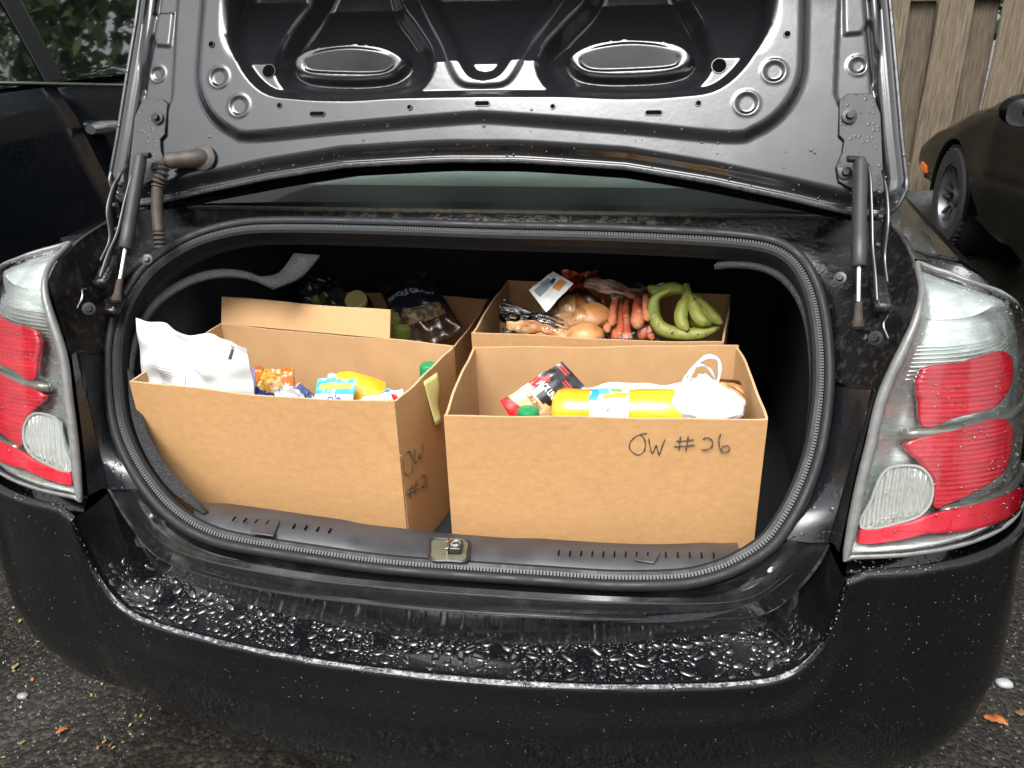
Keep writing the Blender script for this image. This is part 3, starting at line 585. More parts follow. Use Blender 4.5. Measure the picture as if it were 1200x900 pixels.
# -- corner panels and gutters either side of the opening, and the cowl under the rear window
iR0 = near_idx(912, 622); iR1 = near_idx(962, 448); iL1 = near_idx(136, 411); iL0 = near_idx(172, 562)
def tail_in(z): return SC(0, z)
for sg in (1, -1):
    n = 24; zt_ = np.linspace(.70, .93, n); te = A([tail_in(z)+A([-.004, .006, 0]) for z in zt_])*A([sg, 1, 1])
    mid = A([(.644+(.690-.644)*t, .050+(.126-.050)*t, .686+(.928-.686)*t) for t in np.linspace(0, 1, n)])*A([sg, 1, 1])
    so_ = arc(iR1, iR0, SOUT, n)[::-1] if sg > 0 else arc(iL0, iL1, SOUT, n)
    so_ = so_-ON*.004
    MB().grid([te, te*.5+mid*.5+A([0, .012, 0]), mid-A([sg*.002, -.002, 0]), mid+A([-sg*.003, 0, 0]), mid*.5+so_*.5+A([0, -.004, 0]), so_]).build('corner_panel', panelm, sedan, ang=30)
    top = [te[-1], mid[-1], mid[-1]*.5+so_[-1]*.5+A([0, -.004, 0]), so_[-1]]
    MB().grid([top, [p+A([0, .012, .0006]) for p in top]]).build('panel_ledge', panelm, sedan, solid=.003)
Dr = [(.694, .112, .93), (.722, .142, 1.0), (.742, .167, 1.045), (.755, .222, 1.07), (.763, .31, 1.086), (.768, .42, 1.092), (.755, .52, 1.092), (.715, .585, 1.085), (.64, .592, 1.08), (.45, .588, 1.079), (.2, .580, 1.079)]
Dc = catmull([A(p) for p in Dr]+[A([0, .578, 1.079])]+[A(p)*MX for p in Dr[::-1]], 220)
iT = near_idx(962, 448); so_ = arc(iL1, iR1, SOUT, 220)[::-1]-ON*.003
tt = np.linspace(-1, 1, 220); topw = sm((.52-np.abs(tt))/.2)[:, None]
lerp = lambda w: so_*(1-w)+Dc*w
dz = lambda v, vt: np.column_stack([np.zeros(220), np.zeros(220), v*(1-topw[:, 0])+vt*topw[:, 0]])
gut = [so_, lerp(.12)+dz(-.006, -.006), lerp(.32)+dz(-.024, -.014), lerp(.52)+dz(-.042, -.020), lerp(.70)+dz(-.048, -.018), lerp(.82)+dz(-.040, -.012), lerp(.93)+dz(-.014, -.002), lerp(1.)]
MB().grid(gut).build('gutter_panel', gutter, sedan, ang=50)
for sg in (1, -1):
    edge = catmull([A(p)*A([sg, 1, 1]) for p in Dr[3:8]], 24); MB().tube(edge, .003, 8).build('fender_edge', mat('fender edge paint', (.03, .03, .032), .15, coat=.4), sedan)
    rows = []
    for k, p in enumerate(catmull([A(p) for p in Dr[4:8]], 12)):
        y = max(p[1], .30); rows.append([p*A([sg, 1, 1]), A([sg*.79, y, 1.080]), A([sg*.80, y+.01, 1.074])])
    MB().grid(rows).build('fender_top', paint, sedan)

# -- taillights
def to_lens(px, off=0.):
    b = A([.5, .85]); best = None
    for t0 in (.15, .5, .9):
        for z0 in (.75, .9, 1.02):
            p = A([t0, z0])
            for _ in range(25):
                e0 = pr(SC(p[0], p[1]))-A(px); J = np.column_stack([(pr(SC(p[0]+1e-4, p[1]))-pr(SC(*p)))/1e-4, (pr(SC(p[0], p[1]+1e-4))-pr(SC(*p)))/1e-4])
                p = p-np.linalg.solve(J.T@J+1e-3*np.eye(2)*np.trace(J.T@J), J.T@e0); p = A([min(max(p[0], .003), 1.25), min(max(p[1], .70), 1.084)])
            er = np.linalg.norm(pr(SC(*p))-A(px))
            if best is None or er < best[0]: best = (er, p)
    return best[1]
def lens_patch(poly, off, rows=26, cols=14, pre=None):
    """poly in (theta, z)"""
    poly = A(poly); out = []; z0, z1 = poly[:, 1].min(), poly[:, 1].max()
    for z in np.linspace(z0+2e-4, z1-2e-4, rows):
        xs = []
        for i in range(len(poly)):
            a, b = poly[i], poly[(i+1) % len(poly)]
            if (a[1]-z)*(b[1]-z) < 0: xs.append(a[0]+(b[0]-a[0])*(z-a[1])/(b[1]-a[1]))
        if len(xs) < 2: continue
        out.append([SC(t, z, off if pre is None else off+pre(t, z)) for t in np.linspace(min(xs), max(xs), cols)])
    return A(out)
regs = {'red_lens': [[(1077, 433), (1125, 424), (1168, 411), (1182, 425), (1178, 455), (1160, 477), (1120, 488), (1081, 500), (1074, 470)], [(1057, 520), (1100, 508), (1165, 490), (1182, 505), (1175, 545), (1158, 563), (1110, 588), (1092, 594), (1092, 565), (1075, 541)]],
        'red_strip': [[(1004, 636), (1009, 619), (1060, 612), (1085, 603), (1130, 592), (1190, 570), (1190, 589), (1120, 615), (1050, 632)]],
        'reversing_lens': [[(1008, 617), (1020, 585), (1034, 553), (1055, 545), (1078, 548), (1090, 565), (1088, 588), (1075, 603), (1050, 612)]]}
REG = {k: [catmull([to_lens(q) for q in poly], 60, closed=True) for poly in v] for k, v in regs.items()}
outl = [(t, .703+.036*math.sin(t)) for t in np.linspace(.004, 1.52, 30)]+[(1.52, z) for z in np.linspace(.76, .98, 8)]+[(t, np.interp(t, [0, .5, 1, 1.52], [1.080, 1.072, 1.05, 1.0])) for t in np.linspace(1.5, .004, 24)]+[(.004, z) for z in np.linspace(1.07, .72, 24)]
for sg in (1, -1):
    V = A([sg, 1, 1]); tl = MB().grid(lens_patch(outl, -.002, 70, 40, lambda t, z: -.018*float(sm(t/.10)*sm((1.52-t)/.2)*sm((z-.705-.036*math.sin(t))/.025)*sm((np.interp(t, [0, .5, 1, 1.52], [1.080, 1.072, 1.05, 1.0])-z)/.035)))*V).build('taillight', silver, sedan)
    for k, polys in REG.items():
        for po in polys:
            if k == 'reversing_lens':
                P = lens_patch(po, .003, 50, 130, lambda t, z: -.0036*abs(math.sin(t*110+z*16)))
                MB().tube(A([SC(t, z, .006) for t, z in po])*V, .0026, 8, closed=True).build('reversing_lens_rim', mat('pale lens rim', (.42, .43, .41), .2, .4), tl)
            else: P = lens_patch(po, .003, 70, 22)
            MB().grid(P*V).build(k, redl if k == 'red_lens' else redb if k == 'red_strip' else revm, tl, solid=.010 if k != 'reversing_lens' else .004)
    for z in np.linspace(.952, 1.0, 9): MB().tube(A([SC(t, z+.006*t, -.018) for t in np.linspace(.06, 1.1, 16)])*V, .0013, 5).build('reflector_rib', silver, tl)
    for (za, zb_, t_0) in ((.868, .882, .1), (.757, .768, .36)): MB().grid(A([[SC(t, zz+.016*t, .000) for t in np.linspace(t_0, 1.3, 18)] for zz in (za, zb_)])*V).build('divider', mat('lens divider', (.20, .20, .175), .25, .5), tl, solid=.010)
    bz = [SC(t, .700+.036*math.sin(t), .006) for t in np.linspace(1.52, .01, 26)]+[SC(.004, z, .008) for z in (.70, .74, .80, .86, .93, 1.0, 1.03, 1.05, 1.066, 1.078)]+[SC(t, np.interp(t, [0, .5, 1, 1.52], [1.082, 1.074, 1.052, 1.003]), .007) for t in np.linspace(.05, 1.52, 22)]
    MB().tube(catmull(bz, 120)*V, np.interp(np.linspace(0, 1, 120), [0, .33, .4, .62, .7, 1], [.0045, .0045, .0085, .0085, .005, .004]), 10).build('bezel', bezelm, tl)
    cov = lens_patch(outl, .010, 60, 36)*V; MB().grid(cov).build('clear_cover', clear, tl)
    sd = 1 if np.cross(cov[31, 6]-cov[30, 6], cov[30, 7]-cov[30, 6])[1] < 0 else -1
    dome_field('water_beads', cov, 620, .0008, .0026, wclear, tl, (1, 1.5), h=.6, side=sd)

# -- sill plate with latch
Aq = catmull([oplane(*q)-ON*.002 for q in ((226, 606), (262, 622), (300, 631), (370, 642), (440, 652), (525, 660), (640, 668), (720, 672), (800, 671), (835, 664), (866, 648))], 90)
Bq = catmull([atY(x, y, .055+.05*((x-545)/320)**2) for x, y in ((236, 590), (285, 596), (330, 602), (400, 612), (470, 620), (525, 626), (590, 631), (660, 637), (760, 642), (863, 639))], 90)
dip = np.interp(np.linspace(0, 1, 90), [0, .02, .06, .30, .36, .60, .66, .94, .98, 1], [0, .0, .006, .006, 0, 0, .006, .006, 0, 0])[:, None]
zz = A([0, 0, 1.])
sill = MB().grid([Aq, Aq*.88+Bq*.12+zz*(.006+dip), Aq*.55+Bq*.45+zz*(.010+dip), Aq*.12+Bq*.88+zz*(.008+dip), Bq+zz*.002, Bq+A([0, .006, -.004]), Bq+A([0, .012, -.05]), Bq+A([0, .02, -.15])]).build('sill_plate', plast, sedan, ang=50)
def sill_at(x, y): 
    w = (x-230)/636; a = Aq[int(min(max(w, 0), 1)*89)]; return atP(x, y, a+zz*.008, norm(np.cross([1, 0, 0], Bq[45]-Aq[45])))
for k in range(22):
    x = (275+k*13) if k < 4 else (345+(k-4)*14 if k < 8 else (655+(k-8)*13 if k < 17 else 780+(k-17)*14)); y = np.interp(x, [230, 400, 525, 660, 866], [606, 627, 640, 652, 655]); p = sill_at(x, y)
    MB().box(p+zz*(.0065 if .05 < 1 else 0), (.0012, .006, .0012)).build('slot', holem, sill)
for x0, x1, y0, y1 in ((296, 325, 609, 632), (745, 770, 647, 664)):
    MB().prism([sill_at(x0+6, y0)+zz*.004, sill_at(x1+4, y0+4)+zz*.004, sill_at(x1-4, y1)+zz*.004, sill_at(x0-2, y1-4)+zz*.004], zz*.0035).build('raised_pad', plast, sill, bevel=.002)
q = [sill_at(x, y) for x, y in ((503, 634), (552, 636), (549, 663), (502, 661))]
cq = sum(q)/4; hole = catmull([q[0]*.94+cq*.06, q[0]*.5+q[1]*.5, q[1]*.94+cq*.06, q[1]*.5+q[2]*.5, q[2]*.94+cq*.06, q[2]*.5+q[3]*.5, q[3]*.94+cq*.06, q[3]*.5+q[0]*.5], 40, closed=True)
mb = MB().grid([hole+zz*.0072, (hole-cq)*.93+cq+zz*.009, (hole-cq)*.86+cq+zz*.0075], cv=True); rimo = mb.build('latch_frame', blackplast, sill)
inn = (hole-cq)*.88+cq
MB().ngon([p+zz*.0062 for p in inn]).build('latch_cavity', khaki, sill, flat=True)
ux = norm(q[1]-q[0]); vy = norm(np.cross(zz, ux)); lc = cq+zz*.012
lm = MB(); lm.box(lc+ux*.012+zz*.002, (.011, .013, .006), [ux, vy, zz]); lm.build('latch_body', darksteel, sill, bevel=.003)
MB().tube(catmull([lc+ux*(.012+.007*math.cos(a))+vy*.007*math.sin(a)+zz*.009 for a in np.linspace(0, 6.28, 13)[:-1]], 24, closed=True), .0025, 8, closed=True).build('striker_loop', steel, sill)
MB().box(lc-ux*.001+zz*.001, (.0022, .015, .008), [ux, vy, zz]).build('latch_plate', steel, sill, bevel=.001); MB().box(cq+vy*.019+zz*.009, (.008, .002, .003), [ux, vy, zz]).build('latch_tab', steel, sill, bevel=.001)

# -- open trunk lid: stamped inner panel as real relief on the lid plane
LO = A([0, .52, 1.284]); LV = A([0, .433, .9014]); LN = A([0, -.9014, .433])
def lid(x, y): P = atP(x, y, LO, LN); return A([P[0], (P-LO)@LV])
def sdf(poly, U, V_):
    poly = A(poly); d = np.full(U.shape, 1e9); ins = np.zeros(U.shape, bool)
    for i in range(len(poly)):
        a, b = poly[i], poly[(i+1) % len(poly)]; e = b-a; t = np.clip(((U-a[0])*e[0]+(V_-a[1])*e[1])/max(e@e, 1e-12), 0, 1)
        d = np.minimum(d, np.hypot(U-a[0]-t*e[0], V_-a[1]-t*e[1]))
        c1 = (a[1] <= V_) != (b[1] <= V_)
        ins ^= c1 & (U < a[0]+(V_-a[1])/(e[1] if abs(e[1]) > 1e-12 else 1e-12)*e[0])
    return np.where(ins, -d, d)
def sym(px, n=90):
    """right half outline in pixels -> closed symmetric polygon on the lid plane"""
    h = [lid(*q) if q[0] is not None else A(q[1]) for q in px]; h[0][0] = 0
    h = catmull(h, n); return np.vstack([h, (h*A([-1, 1]))[::-1][:-1] if abs(h[-1][0]) > 1e-6 else (h*A([-1, 1]))[::-1][1:-1]])
nu, nv = 470, 215
s_ = np.linspace(-1, 1, nu); t_ = np.linspace(0, 1, nv)
VB = lambda u: np.interp(np.abs(u), [0, .064, .112, .28, .437, .589, .684, .74, .765, .774], [-.082, -.082, -.084, -.094, -.119, -.150, -.172, -.178, -.164, -.135]); VT = .385
Sg, Tg = np.meshgrid(s_, t_, indexing='ij'); Wd = lambda v: np.interp(v, [-.19, -.118, -.043, .089, .203, .47], [.772, .774, .762, .745, .73, .705])
U = Sg*.77
for _ in range(4): Vv = VB(U)+Tg*(VT-VB(U)); U = Sg*Wd(Vv)
h = np.zeros_like(U)
st = lambda sd, w: sm(.5-sd/(2*w))
flange = sym([(567, 139), (600, 141), (733, 151), (855, 162), (885, 155), (910, 139), (929, 115), (939, 88), (941, 55), (942, 0), (942, -60), (930, -140), (880, -190), (567, -200)])
h += .015*st(sdf(flange, U, Vv), .011)
rec = sym([(567, 111), (650, 111), (733, 112), (800, 110), (838, 103), (868, 78), (889, 42), (895, 15), (895, -60), (880, -120), (840, -160), (567, -170)])
sr = sdf(rec, U, Vv); h -= .020*st(sr, .011)
h -= .30*np.clip(Vv-.105, 0, .14)*st(sr, .03)
def both(px, n=60):
    p = catmull([lid(*q) for q in px], n, closed=True); return [p, p*A([-1, 1])]
bowl = [(636, 66), (648, 98), (690, 108), (743, 110), (800, 103), (828, 72), (822, 30), (806, -5), (780, -60), (743, -75), (712, -60), (688, -8), (662, 25)]
for p in both(bowl): d = sdf(p, U, Vv); h -= (.016+.30*np.clip(Vv-.03, 0, .12))*st(d, .018)
oval = [(665, 68), (672, 56), (700, 44), (743, 40), (786, 44), (808, 54), (812, 68), (800, 80), (770, 87), (715, 89), (680, 84)]
ov2 = [(679, 68), (690, 57), (715, 51), (743, 49), (775, 52), (795, 60), (796, 70), (785, 76), (743, 79), (700, 80), (684, 76)]
for p, q in zip(both(oval), both(ov2)): k_o = st(sdf(p, U, Vv), .007); h = h*(1-k_o)-.008*k_o; k_i = st(sdf(q, U, Vv), .003); h -= k_i*(.006-.16*(Vv-.082))
vee = sym([(567, 88), (580, 84), (591, 70), (608, 40), (630, 5), (660, -45), (680, -100), (567, -110)]); h -= .020*st(sdf(vee, U, Vv), .013)
vr = sym([(567, 101), (590, 98), (604, 84), (622, 48), (646, 10), (670, -35), (690, -100), (567, -112)]); h += .006*st(sdf(vr, U, Vv), .004)
for sg in (1, -1):
    sp = [lid(984, -120), lid(984, 0), lid(981, 60), lid(979, 110), lid(985, 125), lid(1022, 130), lid(1030, 60), lid(1026, -120)]; sp = A(sp)*A([sg, 1]); h -= .005*st(sdf(sp, U, Vv), .003)
    for c, r_ in ((lid(1006, 76), .016), (lid(906, 87), .020), (lid(874, 124), .021)):
        d = np.hypot(U-sg*c[0], Vv-c[1]); h += .0014*np.exp(-((d-r_)/.003)**2)-.0022*st(d-r_+.004, .003)
    tb = [lid(989, -5), lid(1019, -5), lid(1021, 20), lid(1010, 38), lid(990, 40)]; h += .004*st(sdf(A(tb)*A([sg, 1]), U, Vv), .003)
# stamped creases and hem
eb = Vv-VB(U); es = Wd(Vv)-np.abs(U)
cr = sm((.036-eb)/.028); h -= .022*cr*sm((.78-np.abs(U))/.06); h += .004*np.exp(-((eb-.004)/.004)**2)
h -= .007*np.exp(-((es-.036)/.004)**2)*sm((eb-.01)/.02); h += .005*st(es-.030, .004); h += .002*np.exp(-((es-.015)/.003)**2)
h += .0012*np.sin(U*9+1)*np.cos(Vv*12)
LP = LO+U[..., None]*A([1, 0, 0])+Vv[..., None]*LV+h[..., None]*LN
LT = LP[:, -1]; over = []
for k, a in enumerate(np.linspace(0, 1.68, 9)[1:]): over.append(LT+LV*.06*math.sin(a)+LN*(.06*(1-math.cos(a))))
for d in (.1, .2, .3, .37): over.append(over[7]+norm(LN*math.sin(1.68)+LV*math.cos(1.68))*d)
lid_o = MB().grid(LP).build('trunk_lid', lidpaint, sedan, ang=60)
MB().grid([LT]+over).build('lid_rear_face', lidpaint, lid_o)
sk = LP[::6, ::6]-LN*.105-LN*(h[::6, ::6])[..., None]+LN*(.035*(np.abs(U[::6, ::6])/.77)**6)[..., None]; MB().grid(sk).build('outer_skin', paint, lid_o)
skr = [p-LN*.03+LV*.04 for p in [LT]+over]; MB().grid(A(skr)[:, ::6]).build('outer_rear_skin', paint, lid_o)
brd = np.vstack([LP[0, ::-1], LP[:, 0], LP[-1, :]]); brk = brd-LN*.012
MB().grid([brd, brd*.5+brk*.5, brk]).build('lid_hem', hempaint, lid_o)
edge = catmull(brd[::4], 400); MB().tube(edge, .0042, 8).build('hem_bead', hempaint, lid_o)
for sl_, nn_ in ((LP[:, 1:16:3], 170), (LP[6:470:6, 14:46:4], 120)): dome_field('water_beads', sl_, nn_, .0008, .003, water, lid_o, (1, 1.4), h=.5, power=2.5, side=1 if np.cross(sl_[len(sl_)//2+1, 0]-sl_[len(sl_)//2, 0], sl_[len(sl_)//2, 1]-sl_[len(sl_)//2, 0])@LN > 0 else -1)
def lidp(x, y, off=0.): q = lid(x, y); i = int(np.argmin((U-q[0])**2+(Vv-q[1])**2)); hh = h.flat[i]; return LO+A([q[0], 0, 0])+LV*q[1]+LN*(hh+off)
def hole_at(x, y, rx, ry, ang_=0):
    for sg in (1, -1):
        c = lidp(x, y, .0012)*A([sg, 1, 1]); n = 28; k = .7 if rx > 1.5*ry else 1.
        pts = []
        for a in np.linspace(0, 2*math.pi, n, endpoint=False):
            cx, cy = math.cos(a), math.sin(a)
            if rx > 1.5*ry: px_, py_ = (rx-ry)*np.sign(cx)+ry*cx, ry*cy
            else: px_, py_ = rx*cx, ry*cy
            pts.append(c+A([px_, 0, 0])+LV*py_)
        rim_ = MB().tube(pts, .0011, 6, closed=True).build('hole_rim', lidpaint, lid_o)
        MB().prism(pts, -LN*.001).build('hole', holem, lid_o, flat=True)
        if abs(x-567) < 2: break
hole_at(766, 135, .0155, .0048); hole_at(818, 124, .0052, .0052); hole_at(649, 128, .0048, .0048); hole_at(843, 76, .0135, .0135); hole_at(567, 124.5, .0145, .0048); hole_at(921, 44, .006, .006); hole_at(567, 148, .003, .002)
bolt_m = mat('black bolt', (.02, .02, .021), .3, .5)
def bolt(p, n_, r, par, nm='bolt'):
    b = MB().lathe([(.001, .011), (r*.45, .011), (r*.5, .009), (r*.55, .004), (r, .0035), (r, 0)], p, n_, 12).build(nm, bolt_m, par, ang=30); return b
for sg in (1, -1):
    V = A([sg, 1, 1])
    bp = [lidp(x, y, .004) for x, y in ((983, 118), (993, 110), (1022, 110), (1031, 135), (1036, 225), (1005, 226), (982, 214), (979, 196), (986, 180), (988, 166), (982, 160))]
    bq = [p*V for p in bp]
    pl = MB().prism(bq, LN*.004).build('hinge_plate', mat('hinge plate paint', (.03, .031, .033), .3, rough2=.45, nscale=30, drops=.0007, dscale=130), lid_o, bevel=.0015)
    bolt(lidp(994, 138, .008)*V, LN, .013, lid_o); bolt(lidp(989, 204, .008)*V, LN, .012, lid_o)

# -- gas struts and hinge arms
for sg in (1, -1):
    V = A([sg, 1, 1]); b0 = A([.685, .268, .985]); t0 = A([.688, .450, 1.218]); ax = norm(t0-b0); Lg = np.linalg.norm(t0-b0)
    tb = MB().lathe([(.004, Lg+.004), (.009, Lg+.002), (.0125, Lg-.008), (.0125, Lg*.52), (.0132, Lg*.515), (.0132, Lg*.34), (.011, Lg*.33), (.005, Lg*.33)], b0*V, ax*V, 24).build('gas_strut', strutm, sedan)
    MB().lathe([(.0048, 0.), (.0048, Lg*.5)], b0*V, ax*V, 14).build('piston_rod', steel, tb)
    MB().lathe([(.0052, Lg*.12), (.0065, Lg*.10), (.0075, .005), (.0095, -.002), (.0095, -.010), (.004, -.014)], b0*V, ax*V, 14).build('ball_socket', rusty, tb)
    MB().tube(A([t0+A([-.022, -.004, .002]), t0+A([.004, 0, 0])])*V, .006, 10).build('ball_stud', bolt_m, tb)
    MB().tube(A([b0+A([.0, 0, -.012]), b0+A([.04, .02, -.02])])*V, .007, 10).build('lower_stud', bolt_m, tb)
    # hinge arm: two folded strips
    arm = []
    for x, dy, px_ in ((.708, 0, ((1028, 352), (1026, 320), (1023, 290), (1022, 250), (1020, 205), (1016, 190))), (.730, .02, ((1040, 330), (1037, 300), (1041, 262), (1040, 230), (1037, 212)))):
        pts = catmull([atX(a_, b_, x) for a_, b_ in px_], 30); arm.append(pts)
        st_ = MB().grid(A([pts+A([0, 0, 0]), pts+A([0, .030, .012])])*V).build('hinge_arm', mat('hinge steel', (.03, .03, .03), .35, .5), sedan, solid=.005)
        MB().tube(pts*V, .0015, 6).build('arm_edge', mat('worn steel edge', (.24, .24, .235), .35, .8), st_)
    for z_ in (0.35, .6, .85):
        k = int(z_*29); MB().lathe([(.001, .007), (.004, .007), (.0055, .003), (.006, 0)], (arm[1][min(k, 29)]+A([-.01, .01, .0]))*V, A([-1, -.4, .2])*V, 12).build('hinge_rivet', darksteel, sedan)
    hb = arm[0][0]*.5+arm[1][0]*.5+A([.006, .03, -.02]); MB().box(hb*V, (.016, .04, .016), [A([1, 0, 0]), norm([0, 1, .5]), norm([0, -.5, 1])]).build('hinge_base', gutter, sedan, bevel=.008)
    MB().box((b0+A([.024, .02, -.026]))*V, (.016, .028, .012), [A([1, 0, 0]), norm([0, 1, .5]), norm([0, -.5, 1])]).build('strut_bracket', gutter, sedan, bevel=.008)
    bolt(A([.700, .20, .985])*V, norm(A([-.5, -.8, .4])*V), .012, sedan, 'hinge_bolt'); bolt(A([.665, .36, 1.03])*V, norm(A([-.3, -.8, .5])*V), .011, sedan, 'hinge_bolt')
    MB().tube(catmull(A([(.716, .19, .99), (.708, .20, 1.008), (.716, .215, 1.016), (.722, .235, 1.012)])*V, 16), .0018, 6).build('retaining_clip', steel, sedan)
# wiring conduit on the left
cp = catmull([lidp(243, 184, -.012), lidp(236, 187, .010), lidp(222, 190, .02), lidp(204, 195, .032), atY(190, 203, .435), atY(185, 218, .425), atY(184, 245, .41), atY(186, 270, .395), atY(188, 290, .385)], 120)
rr_ = np.where(np.arange(120) < 40, .0165, .0115)+np.where((np.arange(120) > 40) & (np.arange(120) < 66), .003*np.sin(np.arange(120)*1.6), 0)+np.where(np.arange(120) > 104, .0025*np.sin(np.arange(120)*1.6), 0)
rr_[:30] = np.interp(np.arange(30), [0, 6, 30], [.021, .019, .0165]); cd = MB().tube(cp, rr_, 14).build('wiring_conduit', conduit, sedan)
MB().lathe([(.026, 0), (.026, .004), (.018, .009), (.001, .010)], lidp(240, 186, .004), LN, 24).build('grommet', conduit, cd)

# ================================================================== boxes
kraft = mat('kraft cardboard', (.475, .27, .118), .8, col2=(.39, .217, .092), nscale=60, detail=14, nlo=.25, nhi=.75, bump=.0004, bscale=130, spec=.25, stretch=(1, 1, 1.7))
kraft_in = mat('kraft cardboard inside', (.47, .285, .14), .85, col2=(.40, .24, .115), nscale=14, detail=8, nlo=.3, nhi=.7, bump=.0003, bscale=90, spec=.2, wave=(40., .00016, 1.5, 'X'))
kraft_e = mat('cut cardboard edge', (.56, .37, .20), .9, col2=(.36, .22, .11), nscale=320, nlo=.35, nhi=.65)
marker = mat('black marker ink', (.05, .042, .038), .6)
def wall(p00, p10, zt0, zt1, zb, nrm, t, bow, name, par, seed, wob=.0015):
    """upright sheet from p00 to p10 (x, y), outer face on that line, thickness t inwards (-nrm)"""
    r = np.random.default_rng(seed); n, m = 26, 12; ph = r.random(4)*6; p00 = A(p00, float); p10 = A(p10, float); nrm = A(nrm, float)
    def pt(a, b, off):
        q = p00*(1-a)+p10*a; z = zb+(zt0*(1-a)+zt1*a-zb)*b
        d = bow*math.sin(math.pi*a)*(.35+.65*b)+.0012*math.sin(9*a+ph[0])*math.sin(5*b+ph[1])
        z += wob*b*math.sin(7*a+ph[2])+.6*wob*b*math.sin(17*a+ph[3]); xy = q+nrm*(d-off); return (xy[0], xy[1], z)
    a_ = np.linspace(0, 1, n); b_ = np.linspace(0, 1, m); mb = MB()
    mb.grid([[pt(a, b, 0) for b in b_] for a in a_], m=0); mb.grid([[pt(a, b, t) for b in b_] for a in a_], m=1)
    mb.grid([[pt(a, 1, k*t/2) for k in (0, 1, 2)] for a in a_], m=2); mb.grid([[pt(k, b, q*t/2) for q in (0, 1, 2)] for b in b_] if (k := 0) == 0 else [], m=2); mb.grid([[pt(1, b, q*t/2) for q in (0, 1, 2)] for b in b_], m=2)
    return mb.build(name, [kraft, kraft_in, kraft_e], par, ang=35)
def carton(cor, zt, zb, label, seed, bows=(.004, .003, .003, .003), tops=(0, 0, 0, 0)):
    FL, FR, BR, BL = [A(c, float) for c in cor]; c = (FL+FR+BR+BL)/4
    o = thing('cardboard_box', (c[0], c[1], zb), label, 'box', 'cardboard boxes of groceries in the trunk')
    for k, (a, b, nm) in enumerate(((FL, FR, 'front_wall'), (FR, BR, 'side_wall'), (BR, BL, 'back_wall'), (BL, FL, 'side_wall'))):
        e = norm(b-a); n_ = A([e[1], -e[0]])
        if n_@((a+b)/2-c) < 0: n_ = -n_
        t = .0045; ins = .0046 if nm == 'side_wall' else 0
        wall(a+e*ins, b-e*ins, zt+tops[k], zt+tops[(k+1) % 4], zb, n_, t, bows[k], nm, o, seed*10+k)
    MB().prism([(*(FL+(c-FL)*.02), zb+.001), (*(FR+(c-FR)*.02), zb+.001), (*(BR+(c-BR)*.02), zb+.001), (*(BL+(c-BL)*.02), zb+.001)], (0, 0, .006)).build('bottom', kraft_in, o, flat=True)
    return o
ZF = .5005
rf = [(-.002, .107), (.541, .157), (.512, .463), (-.012, .401)]; lf = [(-.633, .173), (-.101, .144), (-.053, .405), (-.596, .468)]
boxR = carton(rf, .850, ZF, 'cardboard box marked OW #26, holding juice, jerky and a white grocery bag', 1)
boxL = carton(lf, .850, ZF, 'cardboard box with a yellow note on its side and a big white pouch inside', 2, bows=(.012, .004, .004, .003))
rr = [atZ(552, 391, .83)[:2]+A([0, .004]), atZ(848, 405, .83)[:2]+A([0, .012]), atZ(856, 346, .83)[:2], atZ(595, 328, .83)[:2]]
boxRR = carton(rr, .83, ZF, 'cardboard box behind the OW #26 box, filled with bananas, carrots and buns', 3)
lr = [(-.60, .60), (-.11, .585), (-.09, .95), (-.58, .97)]
boxLR = carton(lr, .75, ZF, 'shadowed cardboard box at the back of the trunk with a wrapped loaf and a jar', 4)
# back flap standing up on the left front box, and the inner fold line
def flap(par, a, b, z0, z1, lean, name='flap'):
    a = A(a); b = A(b); d = A([0, lean]); n = 12
    mb = MB()
    for o, m in ((0, 0), (.0045, 1)): mb.grid([[(*(a*(1-s)+b*s+d*t+A([0, o])), z0+(z1-z0)*t+.0015*math.sin(8*s)*t) for t in np.linspace(0, 1, 5)] for s in np.linspace(0, 1, n)], m=m)
    mb.grid([[(*(a*(1-s)+b*s+d+A([0, o])), z1+.0015*math.sin(8*s)) for o in (0, .0045)] for s in np.linspace(0, 1, n)], m=2)
    for s in (0, 1): mb.grid([[(*(a*(1-s)+b*s+d*t+A([0, o])), z0+(z1-z0)*t+.0015*math.sin(8*s)*t) for o in (0, .0045)] for t in (0, 1)], m=2)
    return mb.build(name, [kraft_in, kraft, kraft_e], par, ang=35)
p = A(lf[3])+A([.003, .0]); q = A(lf[3])*.26+A(lf[2])*.74+A([0, 0])
flap(boxL, p, q, .852, .905, .022)
# crease seams (fold lines) in the back walls
def strokes(lines, plane_p, plane_n, z, s, off, r, name, par, mt=marker):
    mb = MB()
    for L in lines:
        pts = catmull([atP(z[0]+x/s, z[1]+y/s, plane_p, plane_n)+norm(plane_n)*off for x, y in L], max(8, 5*len(L)))
        mb.tube(pts, r*(1+.25*np.sin(np.arange(len(pts))*.7)), 6, flat=1)
    return mb.build(name, mt, par)
fa, fb = A([*rf[0], .7]), A([*rf[1], .7]); fn = norm(A([fb[1]-fa[1], -(fb[0]-fa[0]), 0])); fmid = (fa+fb)/2+fn*.004
strokes([[(698, 379), (672, 384), (648, 396), (630, 418), (628, 442), (645, 462), (668, 468), (688, 452), (693, 420), (684, 395), (668, 385)],
         [(707, 402), (712, 432), (722, 463), (733, 440), (738, 428), (744, 450), (750, 470), (760, 440), (774, 405)],
         [(838, 393), (835, 420), (832, 449)], [(870, 392), (866, 420), (860, 452)], [(820, 412), (855, 410), (894, 405)], [(812, 434), (850, 432), (898, 428)],
         [(930, 404), (946, 397), (963, 403), (972, 418), (965, 437), (945, 447), (924, 446)],
         [(1004, 383), (997, 405), (999, 435), (1012, 456), (1032, 455), (1041, 440), (1030, 430), (1012, 437), (1004, 447)]], fmid, fn, (560, 400), 3.53, .0008, .00105, 'marker_writing', boxR)
